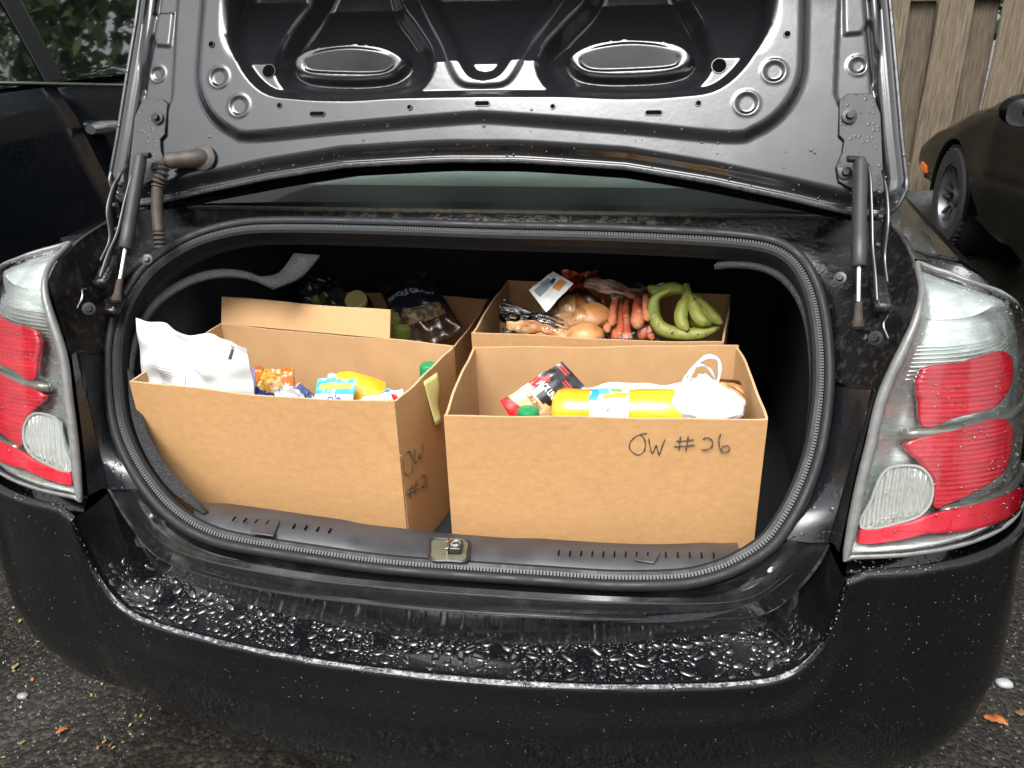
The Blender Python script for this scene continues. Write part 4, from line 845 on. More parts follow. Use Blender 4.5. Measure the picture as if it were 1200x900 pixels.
sa, sb = A([*lf[1], .7]), A([*lf[2], .7]); sn = norm(A([sb[1]-sa[1], -(sb[0]-sa[0]), 0])); smid = (sa+sb)/2+sn*.003
strokes([[(975, 768), (958, 775), (950, 800), (952, 835), (965, 851), (977, 838), (981, 805), (974, 775), (966, 768)], [(988, 760), (987, 785), (990, 808), (1000, 790), (1003, 778), (1007, 795), (1012, 770), (1014, 740)],
         [(978, 875), (974, 900), (972, 925)], [(993, 862), (990, 885), (988, 912)], [(962, 900), (1000, 878)], [(960, 915), (1002, 893)], [(1008, 858), (1018, 848), (1026, 855), (1020, 875), (1010, 890), (1030, 880)]], smid, sn, (140, 260), 2.857, .0006, .0009, 'marker_writing', boxL)
strokes([[(805, 625), (850, 680), (900, 750), (945, 785)]], A([*((A(lf[0])+A(lf[1]))/2), .7])+A([0, -.010, 0]), A([-.054, -1, 0]), (140, 260), 2.857, .0002, .0005, 'crease', boxL, kraft)

# ================================================================== groceries
def nrmv(P):
    P = A(P, float); gu = np.gradient(P, axis=0); gv = np.gradient(P, axis=1); n = np.cross(gu, gv); return n/np.maximum(np.linalg.norm(n, axis=2, keepdims=True), 1e-9)
class Pouch:
    """flat-ended filled bag between four corners TL, TR, BR, BL"""
    def __init__(s, cor, bulge, seed=0, wr=.003, crimp=.08, n=40, side=.0, sag=.0):
        s.c = [A(c, float) for c in cor]; r = np.random.default_rng(seed); s.ph = r.random(12)*6; s.b = bulge; s.wr = wr; s.cr = crimp; s.sag = sag
        TL, TR, BR, BL = s.c; s.n = norm(np.cross(TR-TL, BL-TL)); s.n = s.n if s.n@(C-TL) > 0 else -s.n
    def at(s, u, v, side=1, off=0.):
        TL, TR, BR, BL = s.c; p = (TL*(1-u)+TR*u)*(1-v)+(BL*(1-u)+BR*u)*v
        fv = max(0., math.sin(math.pi*min(max((v-s.cr)/(1-2*s.cr), 0), 1)))**.6; fu = max(0., 1-abs(2*u-1)**3)**.7
        q = s.ph; w = (math.sin(7*u+5*v+q[0])+.7*math.sin(13*u-9*v+q[1])+.5*math.sin(4*u+21*v+q[2])+.35*math.sin(31*u+6*v+q[3]))*s.wr
        edge = (math.sin(9*u+q[4])+.5*math.sin(19*u+q[5]))*s.wr*.8*(1-v)
        return p+s.n*side*(s.b*fu*fv+off)+s.n*(w*(.3+fu))+norm(TL-BL)*edge+norm(BL-TL)*s.sag*math.sin(math.pi*u)*(1-v)
    def body(s, name, mt, par=None, n=34):
        g_ = np.linspace(0, 1, n); mb = MB()
        for sd in (1, -1): mb.grid([[s.at(u, v, sd, .0004) for v in g_] for u in g_])
        return mb.build(name, mt, par, ang=70)
    def patch(s, poly, name, mt, par, off=.0012, rows=16, cols=16, side=1):
        poly = A(poly, float); out = []
        for v in np.linspace(poly[:, 1].min()+1e-3, poly[:, 1].max()-1e-3, rows):
            xs = []
            for i in range(len(poly)):
                a, b = poly[i], poly[(i+1) % len(poly)]
                if (a[1]-v)*(b[1]-v) < 0: xs.append(a[0]+(b[0]-a[0])*(v-a[1])/(b[1]-a[1]))
            if len(xs) >= 2: out.append([s.at(u, v, side, off) for u in np.linspace(min(xs), max(xs), cols)])
        return MB().grid(out).build(name, mt, par, ang=70)
    def text(s, txt, u0, v0, w, rot, name, mt, par, off=.0022, bold=.02, squash=1.):
        v, f = text_mesh(txt, bold); L = np.linalg.norm(s.c[1]-s.c[0]); H = np.linalg.norm(s.c[3]-s.c[0]); c_, s_n = math.cos(rot), math.sin(rot); mb = MB(); pts = []
        for x, y in v: x, y = x*w, y*w*squash; pts.append(s.at(u0+(x*c_-y*s_n)/L, v0-(x*s_n+y*c_)/H, 1, off))
        mb.add(pts, f); return mb.build(name, mt, par, flat=True)
def px3(pts, Y): return [atY(x, y, (Y[i] if isinstance(Y, (list, tuple)) else Y)) for i, (x, y) in enumerate(pts)]
def rect(u0, u1, v0, v1): return [(u0, v0), (u1, v0), (u1, v1), (u0, v1)]
ink = mat('grey print', (.22, .23, .25), .6); inkb = mat('black print', (.02, .02, .022), .5); blueink = mat('blue print', (.10, .25, .55), .5)
def foil(name, c, r=.25, metal=0., **k): return mat(name, c, r, metal, coat=.3, bump=.0006, bscale=60, **k)
white = mat('white glossy film', (.56, .56, .545), .3, bump=.0008, bscale=50); red = foil('red film', (.55, .012, .015)); blackf = foil('black film', (.012, .011, .011)); tan = foil('tan film', (.58, .40, .20)); whitep = mat('white print', (.8, .8, .78), .5)
def lin(rgb): return tuple(c/12.92 if c < .04045 else ((c+.055)/1.055)**2.4 for c in rgb)

# -- left front box
P1 = Pouch(px3(((160, 375), (290, 408), (304, 500), (172, 492)), (.245, .215, .20, .21)), .030, 3, .0075, .10, sag=-.004)
po = P1.body('white_pouch', white); tag(po, 'large white pouch with nutrition print standing up in the box with the yellow note', 'pouch')
P1.patch(rect(.84, .88, .07, .20), 'notch_mark', inkb, po)
for k in range(13): P1.patch(rect(.20, .20+.20*(.6+.4*random.random()), .26+k*.032, .268+k*.032), 'text_line', ink, po, rows=3)
P1.patch(rect(.475, .482, .24, .80), 'panel_line', ink, po, rows=6, cols=3)
for k in range(4): P1.patch(rect(.56, .56+.13*random.uniform(.5, 1), .25+k*.035, .258+k*.035), 'text_line', blueink, po, rows=3)
P2 = Pouch(px3(((284, 428), (299, 433), (304, 500), (286, 498)), .262), .010, 5, .001)
po = P2.body('lavender_packet', foil('lavender film', (.55, .48, .75))); tag(po, 'small lavender packet wedged beside the white pouch', 'packet'); P2.patch(rect(.55, .85, .4, .5), 'print', mat('pink print', (.7, .1, .4), .5), po)
P3 = Pouch(px3(((290, 431), (344, 432), (350, 505), (284, 505)), (.345, .345, .30, .30)), .028, 6, .003)
po = P3.body('pasta_bag', mat('golden noodles under film', (.62, .36, .06), .25, col2=(.30, .13, .015), nscale=120, nlo=.4, nhi=.6, bump=.002, bscale=140, coat=.5)); tag(po, 'bag of golden noodles with orange corners among the groceries', 'food bag')
P3.patch([(0, .0), (.30, .0), (.34, .2), (.22, .42), (0, .5)], 'printed_corner', foil('orange print', (.55, .13, .02)), po, .0025); P3.patch([(.72, .0), (1, .0), (1, .28), (.86, .36)], 'printed_corner', foil('orange print', (.55, .13, .02)), po, .0025); P3.patch(rect(.1, .22, .2, .25), 'print', whitep, po, .004)
P4 = Pouch(px3(((299, 454), (322, 462), (326, 505), (296, 505)), .245), .012, 7, .002)
po = P4.body('blue_packet', foil('deep blue film', (.03, .06, .30))); tag(po, 'deep blue packet lying in front of the noodle bag', 'packet')
P5 = Pouch(px3(((321, 456), (352, 450), (372, 468), (330, 500)), (.25, .30, .26, .22)), .022, 8, .003)
po = P5.body('silver_packet', foil('silver film', (.55, .57, .62), .2, .5)); tag(po, 'silver packet with a navy end beside the cyan packet', 'packet'); P5.patch(rect(.62, 1., .05, .95), 'navy_end', foil('navy film', (.05, .07, .16)), po, .002); P5.patch(rect(.2, .5, .55, .75), 'blue_print', blueink, po, .002)
P6 = Pouch(px3(((373, 443), (418, 444), (408, 500), (362, 500)), (.27, .27, .215, .215)), .012, 9, .0016)
po = P6.body('cyan_packet', foil('cyan film', (.04, .55, .60))); tag(po, 'cyan packet with white lettering leaning in front of an orange bottle', 'packet')
P6.patch(rect(.0, 1, .34, .52), 'white_band', whitep, po); P6.text('ole', .58, .43, .028, 0, 'lettering', mat('navy print', (.02, .04, .25), .5), po, bold=.03); P6.patch([(.15, .12), (.9, .08), (.95, .2), (.1, .26)], 'yellow_print', mat('yellow print', (.75, .6, .05), .5), po)
P6.patch([(.0, .55), (.35, .52), (.6, .6), (.4, .72), (.0, .7)], 'yellow_print', mat('pale yellow print', (.75, .6, .2), .5), po)
P7 = Pouch(px3(((424, 456), (472, 456), (482, 505), (405, 505)), (.32, .32, .23, .23)), .022, 10, .0025)
po = P7.body('blue_white_bag', white); tag(po, 'white bag with a blue band and red marks beside the cyan packet', 'food bag')
P7.patch([(.0, .02), (.7, .02), (.6, .16), (.1, .26), (.0, .4)], 'blue_band', foil('sky blue print', (.04, .28, .70)), po, .002); P7.patch([(.74, .12), (.84, .10), (.96, .45), (.80, .40)], 'red_mark', red, po, .002); P7.patch([(.70, .42), (.84, .46), (.92, .6), (.74, .6)], 'red_mark', red, po, .002)
def bottle(name, label, cat, base, axis, prof, body_m, cap_prof, cap_m, ridges=0, bandp=None, band_m=None):
    base = A(base, float); axis = norm(axis); o = thing(name, tuple(base), label, cat); MB().lathe(prof, base, axis, 36).build('body', body_m, o)
    c = MB().lathe(cap_prof, base, axis, 36); cap = c.build('cap', cap_m, o)
    if ridges:
        r0 = cap_prof[1][0]; h0, h1 = cap_prof[1][1], cap_prof[0][1]; e = norm(np.cross(axis, [0, .3, 1])); g_ = np.cross(axis, e); m = MB(); lo = min(q[1] for q in cap_prof); hi = max(q[1] for q in cap_prof); rm = max(q[0] for q in cap_prof)
        for k in range(ridges): a = k*2*math.pi/ridges; d = math.cos(a)*e+math.sin(a)*g_; m.box(base+axis*((lo+hi)/2-.001)+d*rm, (.0008, .0006, (hi-lo)*.38), [np.cross(axis, d), d, axis])
        m.build('cap_ridges', cap_m, cap)['kind'] = 'stuff'
    if bandp: MB().lathe(bandp, base, axis, 36).build('label', band_m, o)
    return o
juice = mat('amber juice', (.75, .33, .015), .10, coat=.6, col2=(.82, .42, .03), nscale=9); greencap = mat('green plastic cap', (.012, .22, .075), .35); clearcap = mat('pale cap', (.55, .52, .45), .3)
b0 = atY(452, 470, .33); b1 = atY(372, 448, .29)
bottle('orange_bottle', 'amber juice bottle lying behind the cyan packet', 'bottle', b0, b1-b0, [(.001, 0), (.024, .002), (.038, .012), (.041, .04), (.040, .085), (.032, .105), (.024, .112)], juice, [(.026, .104), (.026, .120), (.022, .125), (.001, .126)], clearcap, 0)
c0 = atY(497, 441, .36)
bottle('green_capped_bottle', 'bottle with a green cap standing in the corner of the yellow-note box', 'bottle', c0-A([0, 0, .17]), (.05, .05, 1), [(.001, 0), (.03, .0), (.034, .02), (.034, .11), (.018, .15), (.016, .165)], mat('pale bottle', (.6, .62, .55), .2), [(.0185, .160), (.0185, .190), (.016, .194), (.001, .194)], greencap, 30)
nq = [atP(x, y, smid, sn)+sn*.0015 for x, y in ((495, 447), (511, 436), (516, 487), (507, 498))]
rows = []
for t in np.linspace(0, 1, 10):
    a = nq[0]*(1-t)+nq[3]*t; b = nq[1]*(1-t)+nq[2]*t; rows.append([a*(1-s)+b*s+sn*(.001+.010*t*t*math.sin(3*s+.4)+.003*math.sin(6*t)*s) for s in np.linspace(0, 1, 7)])
tag(MB().grid(rows).build('yellow_note', mat('yellow paper', (.72, .66, .26), .8, bump=.0006, bscale=40), solid=.0006), 'curling yellow paper note stuck on the side of a cardboard box', 'note')

# -- right front box
J = Pouch(px3(((586, 470), (658, 423), (685, 452), (612, 512)), (.235, .30, .29, .215)), .010, 12, .0012, .05)
po = J.body('jerky_bag', red); tag(po, 'red, black and tan bag of beef jerky leaning in the OW #26 box', 'food bag')
J.patch([(.62, .0), (1, .0), (1, 1), (.90, 1), (.82, .7), (.68, .5)], 'black_panel', blackf, po, .0013); J.patch([(.0, .0), (.46, .0), (.50, .35), (.58, .60), (.52, 1), (.0, 1)], 'tan_panel', tan, po, .0013)
J.patch([(.0, .0), (.12, .0), (.2, .5), (.10, .78), (.0, .8)], 'red_corner', red, po, .0018)
J.patch([(.44, .18), (.76, .10), (.80, .5), (.72, .80), (.60, .92), (.48, .80)], 'emblem_back', blackf, po, .002); J.patch([(.42, .38), (.78, .34), (.78, .64), (.44, .68)], 'name_plate', inkb, po, .0024)
J.text("JACK LINK'S", .585, .50, .058, -math.pi/2, 'lettering', whitep, po, .0034, .02, 1.6)
J.text('ORIGINAL', .36, .50, .044, -math.pi/2, 'lettering', mat('brown print', (.16, .06, .02), .5), po, .0028, .01, 1.5)
for u_ in (.80, .84, .90, .94): J.patch(rect(u_, u_+.022, .08 if u_ > .86 else .5, .42 if u_ > .86 else .9), 'small_print', mat('red print', (.6, .03, .03), .5), po, .0026, rows=5)
J.patch([(.60, .14), (.64, .12), (.68, .22), (.72, .10), (.75, .10), (.69, .30), (.66, .30)], 'emblem', mat('red print', (.6, .03, .03), .5), po, .0034)
J.patch([(.15, .62), (.22, .5), (.32, .52), (.34, .7), (.25, .8), (.17, .75)], 'food_picture', mat('brown grey print', (.20, .13, .10), .6), po, .0026)
c0 = atY(618, 491, .205)
bottle('green_capped_bottle', 'bottle with a green ribbed cap in front of the jerky bag', 'bottle', c0-A([0, 0, .185]), (0, .04, 1), [(.001, 0), (.03, 0), (.035, .02), (.035, .12), (.018, .155), (.016, .17)], mat('amber bottle', (.5, .25, .03), .15), [(.0195, .168), (.0195, .198), (.0172, .202), (.001, .203)], greencap, 34)
j1 = atY(812, 484, .255); j0 = atY(648, 482, .255)
def jug():
    L = np.linalg.norm(j1-j0); pf = [(.001, 0), (.032, .002), (.042, .012), (.044, .03), (.042, .055), (.0425, .075), (.0425, .125), (.042, .145), (.044, .165), (.043, L-.03), (.036, L-.008), (.022, L), (.018, L+.012)]
    o = bottle('juice_jug', 'jug of orange juice with a white label lying in the OW #26 box', 'juice jug', j0, j1-j0, pf, juice, [(.02, L+.01), (.02, L+.022), (.001, L+.023)], greencap, 0, [(.0436, .072), (.0436, .142)], mat('white label print', (.80, .80, .78), .35))
    ax = norm(j1-j0); e = norm(A([0, 0, 1])-ax*ax[2]); g_ = np.cross(ax, e); g_ = g_ if g_[1] < 0 else -g_
    def lp(s, a, r=.0442): return j0+ax*s+r*(math.cos(a)*e+math.sin(a)*g_)
    for (s0, s1, a0, a1, m) in ((.072, .088, -.15, .6, foil('sky blue print', (.04, .28, .70))), (.086, .106, -.3, .25, mat('teal print', (.1, .5, .65), .5)), (.109, .13, -.2, .1, mat('green print', (.15, .45, .08), .5)), (.112, .139, .15, .45, mat('orange slice print', (.9, .45, .03), .5)), (.096, .118, .25, .5, mat('orange slice print', (.9, .45, .03), .5))):
        MB().grid([[lp(s0+(s1-s0)*(t+.2*math.sin(3*q)), a) for t, a in ((t, a0+(a1-a0)*q) for q in np.linspace(0, 1, 6))] for t in np.linspace(0, 1, 6)] if False else [[lp(s0+(s1-s0)*t+.003*math.sin(9*a), a) for a in np.linspace(a0, a1, 7)] for t in np.linspace(0, 1, 6)]).build('label_print', m, o)
    v, f = text_mesh('100%', .02); MB().add([lp(.105+y*.012, 1.0-x*.22, .0446) for x, y in v], f).build('lettering', inkb, o, flat=True)
jug()
Pw = Pouch(px3(((664, 452), (800, 448), (812, 505), (655, 505)), (.34, .34, .31, .31)), .022, 15, .005, .03)
po = Pw.body('white_wrap', mat('thin white plastic', (.68, .68, .68), .35, bump=.004, bscale=38)); tag(po, 'crumpled white plastic wrap behind the juice jug', 'plastic bag')
def blob(c, rad, seed, amp, n=40, m=28, power=2.4, freq=3., squash=0):
    r = np.random.default_rng(seed); K = r.normal(size=(14, 3))*freq; ph = r.random(14)*6; rows = []
    for a in np.linspace(-math.pi/2+.01, math.pi/2-.01, m):
        row = []
        for b in np.linspace(0, 2*math.pi, n, endpoint=False):
            d = A([math.cos(a)*math.cos(b), math.cos(a)*math.sin(b), math.sin(a)]); d = np.sign(d)*np.abs(d)**(2/power); w = sum(math.sin(K[i]@d+ph[i])/(1+.25*i) for i in range(14))
            fold = sum(abs(math.sin(K[i]@d*1.4+ph[i])) for i in range(3))/3; row.append(A(c)+d*A(rad)*(1+amp*w*.35-amp*fold))
        rows.append(row)
    return MB().grid(rows, cv=True)
bagm = mat('white grocery bag plastic', (.70, .70, .70), .32, bump=.004, bscale=34)
gc = atY(828, 474, .255); gb_ = thing('grocery_bag', tuple(gc-A([0, 0, .06])), 'white plastic grocery bag with knotted handles beside the juice jug', 'plastic bag')
mb = blob(gc-A([0, 0, .012]), (.074, .052, .066), 4, .16, 60, 44, 2.2, 4.)
vv = A(mb.v); k = np.clip((vv[:, 2]-gc[2]-.005)/.05, 0, 1)**1.2; top = atY(818, 446, .27); vv[:, 0] += (top[0]-vv[:, 0])*k*.75; vv[:, 1] += (top[1]-vv[:, 1])*k*.7; vv[:, 2] += .002*k; mb.v = [tuple(x) for x in vv]; mb.build('bag_body', bagm, gb_, ang=80)
for pts, r in (([(803, 462), (808, 442), (817, 426), (830, 418), (842, 422), (843, 440), (835, 458), (827, 468)], .0062), ([(796, 470), (800, 450), (809, 434), (821, 428), (833, 434), (840, 452), (846, 468)], .0052)):
    Y = .268 if r > .006 else .285; MB().tube(catmull(px3(pts, Y), 40), r*(1+.25*np.sin(np.arange(40)*.8)), 10, flat=.5).build('bag_handle', bagm, gb_, ang=80)
bc = atY(850, 466, .37); bl = thing('wrapped_bread', tuple(bc-A([0, 0, .05])), 'clear wrapped tan bread with a gold label behind the white grocery bag', 'bread')
breadm = mat('bread crust', (.42, .22, .08), .7, col2=(.60, .38, .18), nscale=14, bump=.001, bscale=60); wrapf = film('clear wrapper', (.95, .95, .95), 1.45, .08, .004, 55)
blob(bc-A([.005, 0, .012]), (.055, .045, .04), 9, .05).build('loaf', breadm, bl); blob(bc-A([.005, 0, .012]), (.062, .052, .05), 10, .12, 50, 34, 2.2, 4).build('wrapper', wrapf, bl)
Pg = Pouch(px3(((840, 446), (852, 450), (854, 468), (838, 466)), .325), .002, 11, .0004); Pg.body('gold_label', mat('gold label print', (.62, .42, .14), .5), bl)

# -- right rear box
RRc = sum(A(q) for q in rr)/4
bunm = mat('golden bun', (.34, .14, .04), .45, col2=(.52, .30, .12), nscale=10, bump=.0006, bscale=60)
pk = thing('bun_pack', tuple(atY(690, 372, .66)-A([0, 0, .09])), 'bag of round buns with a printed paper label in the rear box', 'bread')
for k, (x, y, Y, r) in enumerate(((676, 360, .66, .045), (694, 372, .60, .045), (664, 382, .60, .043), (686, 392, .56, .042), (655, 364, .70, .042))): blob(atY(x, y, Y), (r, r, r*.72), 20+k, .04, 28, 18, 2.).build('bun', bunm, pk)
blob(atY(676, 374, .63), (.085, .085, .066), 31, .12, 50, 34, 2.2, 4).build('wrapper', wrapf, pk)
Pl = Pouch(px3(((620, 340), (648, 318), (672, 332), (640, 366)), (.62, .66, .61, .565)), .003, 13, .001, .02); Pl.body('paper_label', mat('paper label', (.62, .62, .60), .6, bump=.0006, bscale=40), pk)
Pl.patch([(.1, .15), (.7, .1), (.75, .45), (.1, .5)], 'print', mat('grey blue print', (.20, .24, .27), .6), pk, .001); Pl.patch([(.55, .55), (.9, .5), (.92, .8), (.6, .85)], 'print', mat('orange picture print', (.55, .22, .05), .6), pk, .001); Pl.patch([(.62, .3), (.8, .28), (.82, .4), (.66, .44)], 'print', inkb, pk, .0014)
rp = thing('roll_pack', tuple(atY(620, 388, .55)-A([0, 0, .05])), 'pack of small rolls with a black film edge in the rear box', 'bread')
for k, (x, y, Y) in enumerate(((608, 380, .59), (625, 384, .58), (640, 390, .57), (660, 394, .565))): blob(atY(x, y, Y), (.030, .028, .022), 40+k, .05, 24, 16, 2.).build('roll', bunm, rp)
Pb = Pouch(px3(((590, 352), (684, 390), (690, 398), (586, 366)), (.60, .565, .56, .58)), .007, 17, .002, .02); Pb.body('black_film_edge', foil('glossy black film', (.01, .01, .011), .12), rp)
for v_ in (.35, .6): Pb.patch(rect(.25, .95, v_, v_+.05), 'film_fold', foil('grey film', (.25, .25, .26), .2), rp, .002, rows=3)
P_ = Pouch(px3(((585, 358), (660, 372), (668, 400), (586, 394)), (.60, .57, .545, .555)), .022, 19, .003, .03); P_.body('wrapper', wrapf, rp)
cr_ = thing('carrot_bag', tuple(atY(730, 385, .58)-A([0, 0, .1])), 'bag of orange carrots with a white printed strip in the rear box', 'carrots')
carm = mat('carrot skin', (.50, .18, .085), .7, col2=(.42, .13, .06), nscale=30, bump=.0012, bscale=90, stretch=(1, 1, 3))
carm2 = mat('carrot end', (.30, .20, .08), .8)
for k, (x0, y0, x1, y1, r) in enumerate(((700, 362, 704, 398, .012), (712, 358, 722, 398, .015), (735, 350, 734, 398, .0145), (748, 346, 747, 382, .017), (758, 352, 752, 396, .014), (724, 346, 716, 380, .013), (690, 376, 692, 398, .012), (742, 370, 764, 397, .011), (728, 352, 726, 392, .012), (706, 350, 712, 388, .011), (752, 342, 758, 374, .012), (765, 350, 762, 388, .011))):
    a = atY(x0, y0, .70); b = atY(x1, y1, .555+.008*(k % 3)); pts = catmull([a, a*.6+b*.4+A([.004*math.sin(k*2), 0, .008]), b], 18); rs = .86*r*np.interp(np.linspace(0, 1, 18), [0, .2, .8, .96, 1], [.25, .55, 1, .95, .6])*(1+.05*np.sin(np.arange(18)*2.1+k)+.03*rng.normal(size=18))
    ca = MB().tube(pts, rs, 12).build('carrot', carm, cr_); MB().lathe([(r*.42, 0), (r*.3, .003), (.0005, .004)], b, b-a, 10).build('stalk_end', carm2, ca)
Pc = Pouch(px3(((664, 318), (770, 330), (776, 402), (678, 402)), (.72, .72, .55, .55)), .030, 21, .005, .03)
Pc.body('bag_film', film('reddish clear film', (.95, .78, .72), 1.35, .2, .004, 45), cr_)
Pt = Pouch(px3(((658, 318), (700, 318), (706, 336), (664, 340)), (.74, .74, .70, .70)), .008, 25, .003); Pt.body('red_bag_top', foil('dull red film', (.42, .07, .03)), cr_)
st1 = Pouch(px3(((686, 322), (760, 342), (744, 350), (684, 336)), (.71, .70, .67, .67)), .003, 27, .0025, .02); st1.body('printed_strip', mat('paper strip', (.62, .62, .58), .6), cr_)
st1.text('GREEN', .2, .38, .022, -.1, 'lettering', inkb, cr_, .0012, .01, 1.1); st1.text('BETTER', .62, .55, .032, -.05, 'lettering', inkb, cr_, .0012, .01, 1.1)
st2 = Pouch(px3(((744, 340), (778, 332), (782, 340), (748, 350)), .69), .002, 28, .002, .02); st2.body('printed_strip', mat('paper strip', (.62, .62, .58), .6), cr_)
bn = thing('banana_bunch', tuple(atY(800, 385, .60)-A([0, 0, .06])), 'bunch of speckled green-yellow bananas in the rear box', 'bananas')
banm = mat('banana skin', (.25, .24, .04), .55, col2=(.13, .165, .026), nscale=7, nlo=.35, nhi=.65); spot = mat('banana tip', (.06, .04, .015), .8)
for k, (pts, Y) in enumerate((([(784, 340), (768, 350), (766, 370), (776, 386), (798, 392), (822, 391), (840, 385)], (.60, .59, .58, .565, .56, .56, .565)), ([(805, 346), (800, 360), (798, 376), (806, 388)], (.60, .59, .57, .55)), ([(806, 344), (790, 338), (772, 342), (760, 336)], (.63, .64, .65, .66)), ([(808, 344), (822, 358), (836, 372), (846, 380)], (.63, .62, .60, .585)), ([(808, 346), (814, 362), (820, 374), (832, 380)], (.60, .585, .565, .56)))):
    p3 = catmull([atY(x, y, Y[i]) for i, (x, y) in enumerate(pts)], 26); rs = .0165*np.interp(np.linspace(0, 1, 26), [0, .1, .22, .5, .85, .96, 1], [.35, .45, .85, 1, .85, .45, .3]); ba = MB().tube(p3, rs, 6).build('banana', banm, bn, ang=75)
    MB().tube([p3[-2], p3[-1]+(p3[-1]-p3[-2])*.6], [.0065, .004], 8).build('tip', spot, ba)
    if k == 0:
        for i in range(26):
            j = rng.integers(6, 23); d = norm(C-p3[j]+rng.normal(size=3)*.7); MB().lathe([(.0012+.0008*rng.random(), 0), (.0004, .0003)], p3[j]+d*rs[j]*.99, d, 7).build('brown_speck', spot, ba)
MB().tube(catmull([atY(803, 352, .59), atY(806, 343, .615), atY(804, 335, .64)], 10), [.010]*5+[.008]*5, 8).build('stem', banm, bn)
ap = thing('pear', tuple(atY(820, 372, .56)-A([0, 0, .03])), 'green pear with a small blue sticker beside the bananas', 'pear')
pc = atY(821, 374, .60); MB().lathe([(.001, -.028), (.015, -.026), (.024, -.012), (.025, .004), (.018, .02), (.011, .032), (.004, .037)], pc, (-.3, -.2, .8), 24).build('flesh', mat('green pear skin', (.33, .36, .07), .4, col2=(.24, .29, .05), nscale=20), ap); MB().tube([pc+A([-.012, -.008, .034]), pc+A([-.016, -.012, .05])], .002, 6).build('stalk', spot, ap)
MB().lathe([(.001, .0004), (.006, .0003)], pc+norm(C-pc)*.0252, C-pc, 14).build('sticker', mat('blue sticker', (.05, .12, .32), .3), ap)

# -- left rear box, in the shade
ld = thing('wrapped_loaf', tuple(atY(500, 365, .80)-A([0, 0, .1])), 'whole grain loaf in a dark printed wrapper in the shadowed box', 'bread')
Pd = Pouch(px3(((440, 330), (500, 318), (545, 388), (478, 412)), (.92, .92, .74, .73)), .045, 33, .004, .06)
Pd.body('wrapper', mat('dark brown wrapper', (.035, .02, .014), .12, col2=(.07, .04, .025), nscale=20, coat=.8, bump=.002, bscale=50), ld)
Pd.patch([(.0, .30), (1, .22), (1, .62), (.0, .70)], 'printed_panel', foil('black blue film', (.012, .014, .022), .3), ld, .002); Pd.text('WHOLE GRAIN', .5, .42, .115, -.05, 'lettering', mat('dull white print', (.5, .48, .46), .5), ld, .004, .01, 1.3); Pd.patch([(.2, .66), (.9, .60), (.9, .78), (.25, .8)], 'grain_picture', mat('grain print', (.22, .14, .05), .5, col2=(.03, .02, .01), nscale=90), ld, .003)
jr = thing('jar', tuple(atY(417, 375, .86)-A([0, 0, .12])), 'jar with a pale yellow lid standing in the shadowed box', 'jar')
jb = atY(417, 352, .86); axj = norm(A([.0, -.55, .8])); MB().lathe([(.001, -.13), (.034, -.13), (.036, -.12), (.036, -.02), (.026, -.008)], jb, axj, 30).build('glass', mat('dark jar glass', (.03, .02, .02), .1), jr)
MB().lathe([(.028, -.012), (.029, -.01), (.029, .005), (.026, .0085), (.022, .007), (.001, .007)], jb, axj, 36).build('lid', mat('yellow lid', (.62, .52, .20), .35), jr)
for k, (x, y, Y) in enumerate(((468, 374, .80), (474, 388, .77))):
    a = thing('green_apple', tuple(atY(x, y, Y)-A([0, 0, .03])), ('green apple' if k else 'yellow-green apple')+(' under the dark wrapped loaf' if k else ' between the dark loaf and the standing flap'), 'apple')
    p = atY(x, y, Y); MB().lathe([(.004, -.026), (.016, -.030), (.028, -.018), (.032, .002), (.027, .020), (.014, .028), (.003, .023)], p, (.1, -.2, 1), 28).build('flesh', mat('apple skin %d' % k, ((.16, .15, .06), (.11, .13, .025))[k], .35), a); MB().tube([p+A([0, -.005, .022]), p+A([.003, -.008, .04])], .0018, 6).build('stalk', spot, a)
Pq = Pouch(px3(((350, 330), (400, 322), (410, 372), (352, 372)), (.90, .92, .82, .82)), .03, 41, .005); po = Pq.body('clear_bag', mat('dark shiny bag', (.03, .032, .034), .15, coat=.6, bump=.002, bscale=60)); tag(po, 'dark shiny plastic bag beside the yellow-lidded jar', 'plastic bag')
Pq.patch(rect(.3, .6, .55, .75), 'green_print', mat('dull green print', (.1, .14, .03), .5), po)

# ================================================================== litter on the asphalt
lfm = [mat('orange leaf', (.34, .11, .02), .6, col2=(.22, .06, .012), nscale=40), mat('yellow leaf', (.24, .18, .04), .6), mat('brown leaf', (.13, .07, .03), .7)]
def leaf(x, y, L, a, k, label):
    p = atZ(x, y, .0); rows = []
    for t in np.linspace(0, 1, 12):
        w = L*.24*math.sin(math.pi*t**.85)**.8*(1+.18*math.sin(t*21)); c_ = A([math.cos(a), math.sin(a), 0]); n_ = A([-c_[1], c_[0], 0]); q = p+c_*L*(t-.5)+A([0, 0, .004+L*.2*math.sin(2.6*t+k)**2])
        rows.append([q-n_*w+A([0, 0, L*.07]), q, q+n_*w+A([0, 0, L*.09])])
    tag(MB().grid(rows).build('fallen_leaf', lfm[k], solid=.0006), label, 'leaf', 'fallen leaves on the asphalt')
leaf(1166, 848, .050, -.5, 0, 'curled orange leaf on the asphalt beside the right bumper corner')
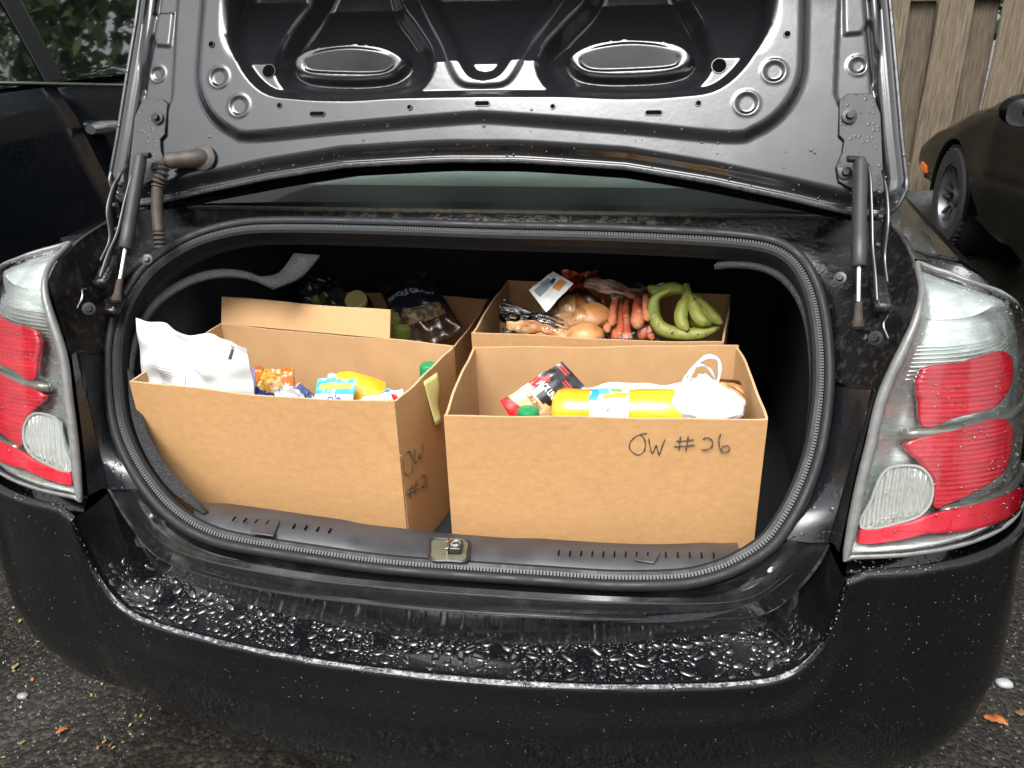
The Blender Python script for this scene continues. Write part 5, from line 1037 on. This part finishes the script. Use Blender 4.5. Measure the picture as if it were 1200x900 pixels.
leaf(1142, 826, .034, 1.1, 2, 'slim brown leaf stem on the asphalt under the right bumper corner')
leaf(73, 859, .028, .6, 0, 'small orange leaf on the asphalt under the left bumper corner')
leaf(19, 783, .024, 1.7, 1, 'thin yellow leaf standing on edge beside the pale pebble')
leaf(1196, 838, .030, .2, 2, 'brown leaf scrap next to the curled orange leaf')
for k in range(26):
    x = random.uniform(2, 175); y = random.uniform(700, 895)
    if y < 640+x*1.15: continue
    leaf(x, y, random.uniform(.007, .014), random.uniform(0, 6), random.choice((1, 1, 2, 0)), 'tiny leaf scrap on the wet asphalt left of the bumper')
for x, y, r, lb, mt_ in ((27, 817, .011, 'pale grey pebble on the asphalt left of the bumper', (.2, .195, .19)), (1176, 803, .016, 'white chip on the asphalt right of the bumper', (.28, .30, .31))):
    o = blob(atZ(x, y, 0)+A([0, 0, r*.4]), (r*1.3, r, r*.6), 5, .1, 16, 10, 2.2).build('pebble', mat('pebble %d' % x, mt_, .5)); tag(o, lb, 'pebble')
# raised aggregate of the asphalt near the car
V = []; Fc = []; Mi = []
for k in range(15000):
    x, y = (rng.uniform(-1.9, -.75), rng.uniform(-.35, 1.2)) if k < 9000 else (rng.uniform(.85, 1.8), rng.uniform(-.1, 1.8)); r = rng.uniform(.0018, .0048)*(1.5 if rng.random() < .06 else 1); o = len(V); a0 = rng.random()*6
    V += [(x+r*math.cos(a0+a), y+r*math.sin(a0+a)*.8, -.001) for a in (0, 1.3, 2.5, 3.8, 5.0)]+[(x+rng.normal()*r*.2, y+rng.normal()*r*.2, r*.75)]; Fc += [(o+i, o+(i+1) % 5, o+5) for i in range(5)]; Mi += [int(rng.choice((0, 0, 0, 1, 1, 2)))]*5
mb = MB(); mb.v = V; mb.f = Fc; mb.m = Mi; o = mb.build('gravel', [mat('wet dark stone', (.035, .032, .028), .22), mat('wet brown stone', (.085, .07, .05), .25), mat('wet pale stone', (.11, .10, .08), .3)], flat=True); tag(o, 'fine wet stones set in the asphalt', 'gravel', kind='stuff')
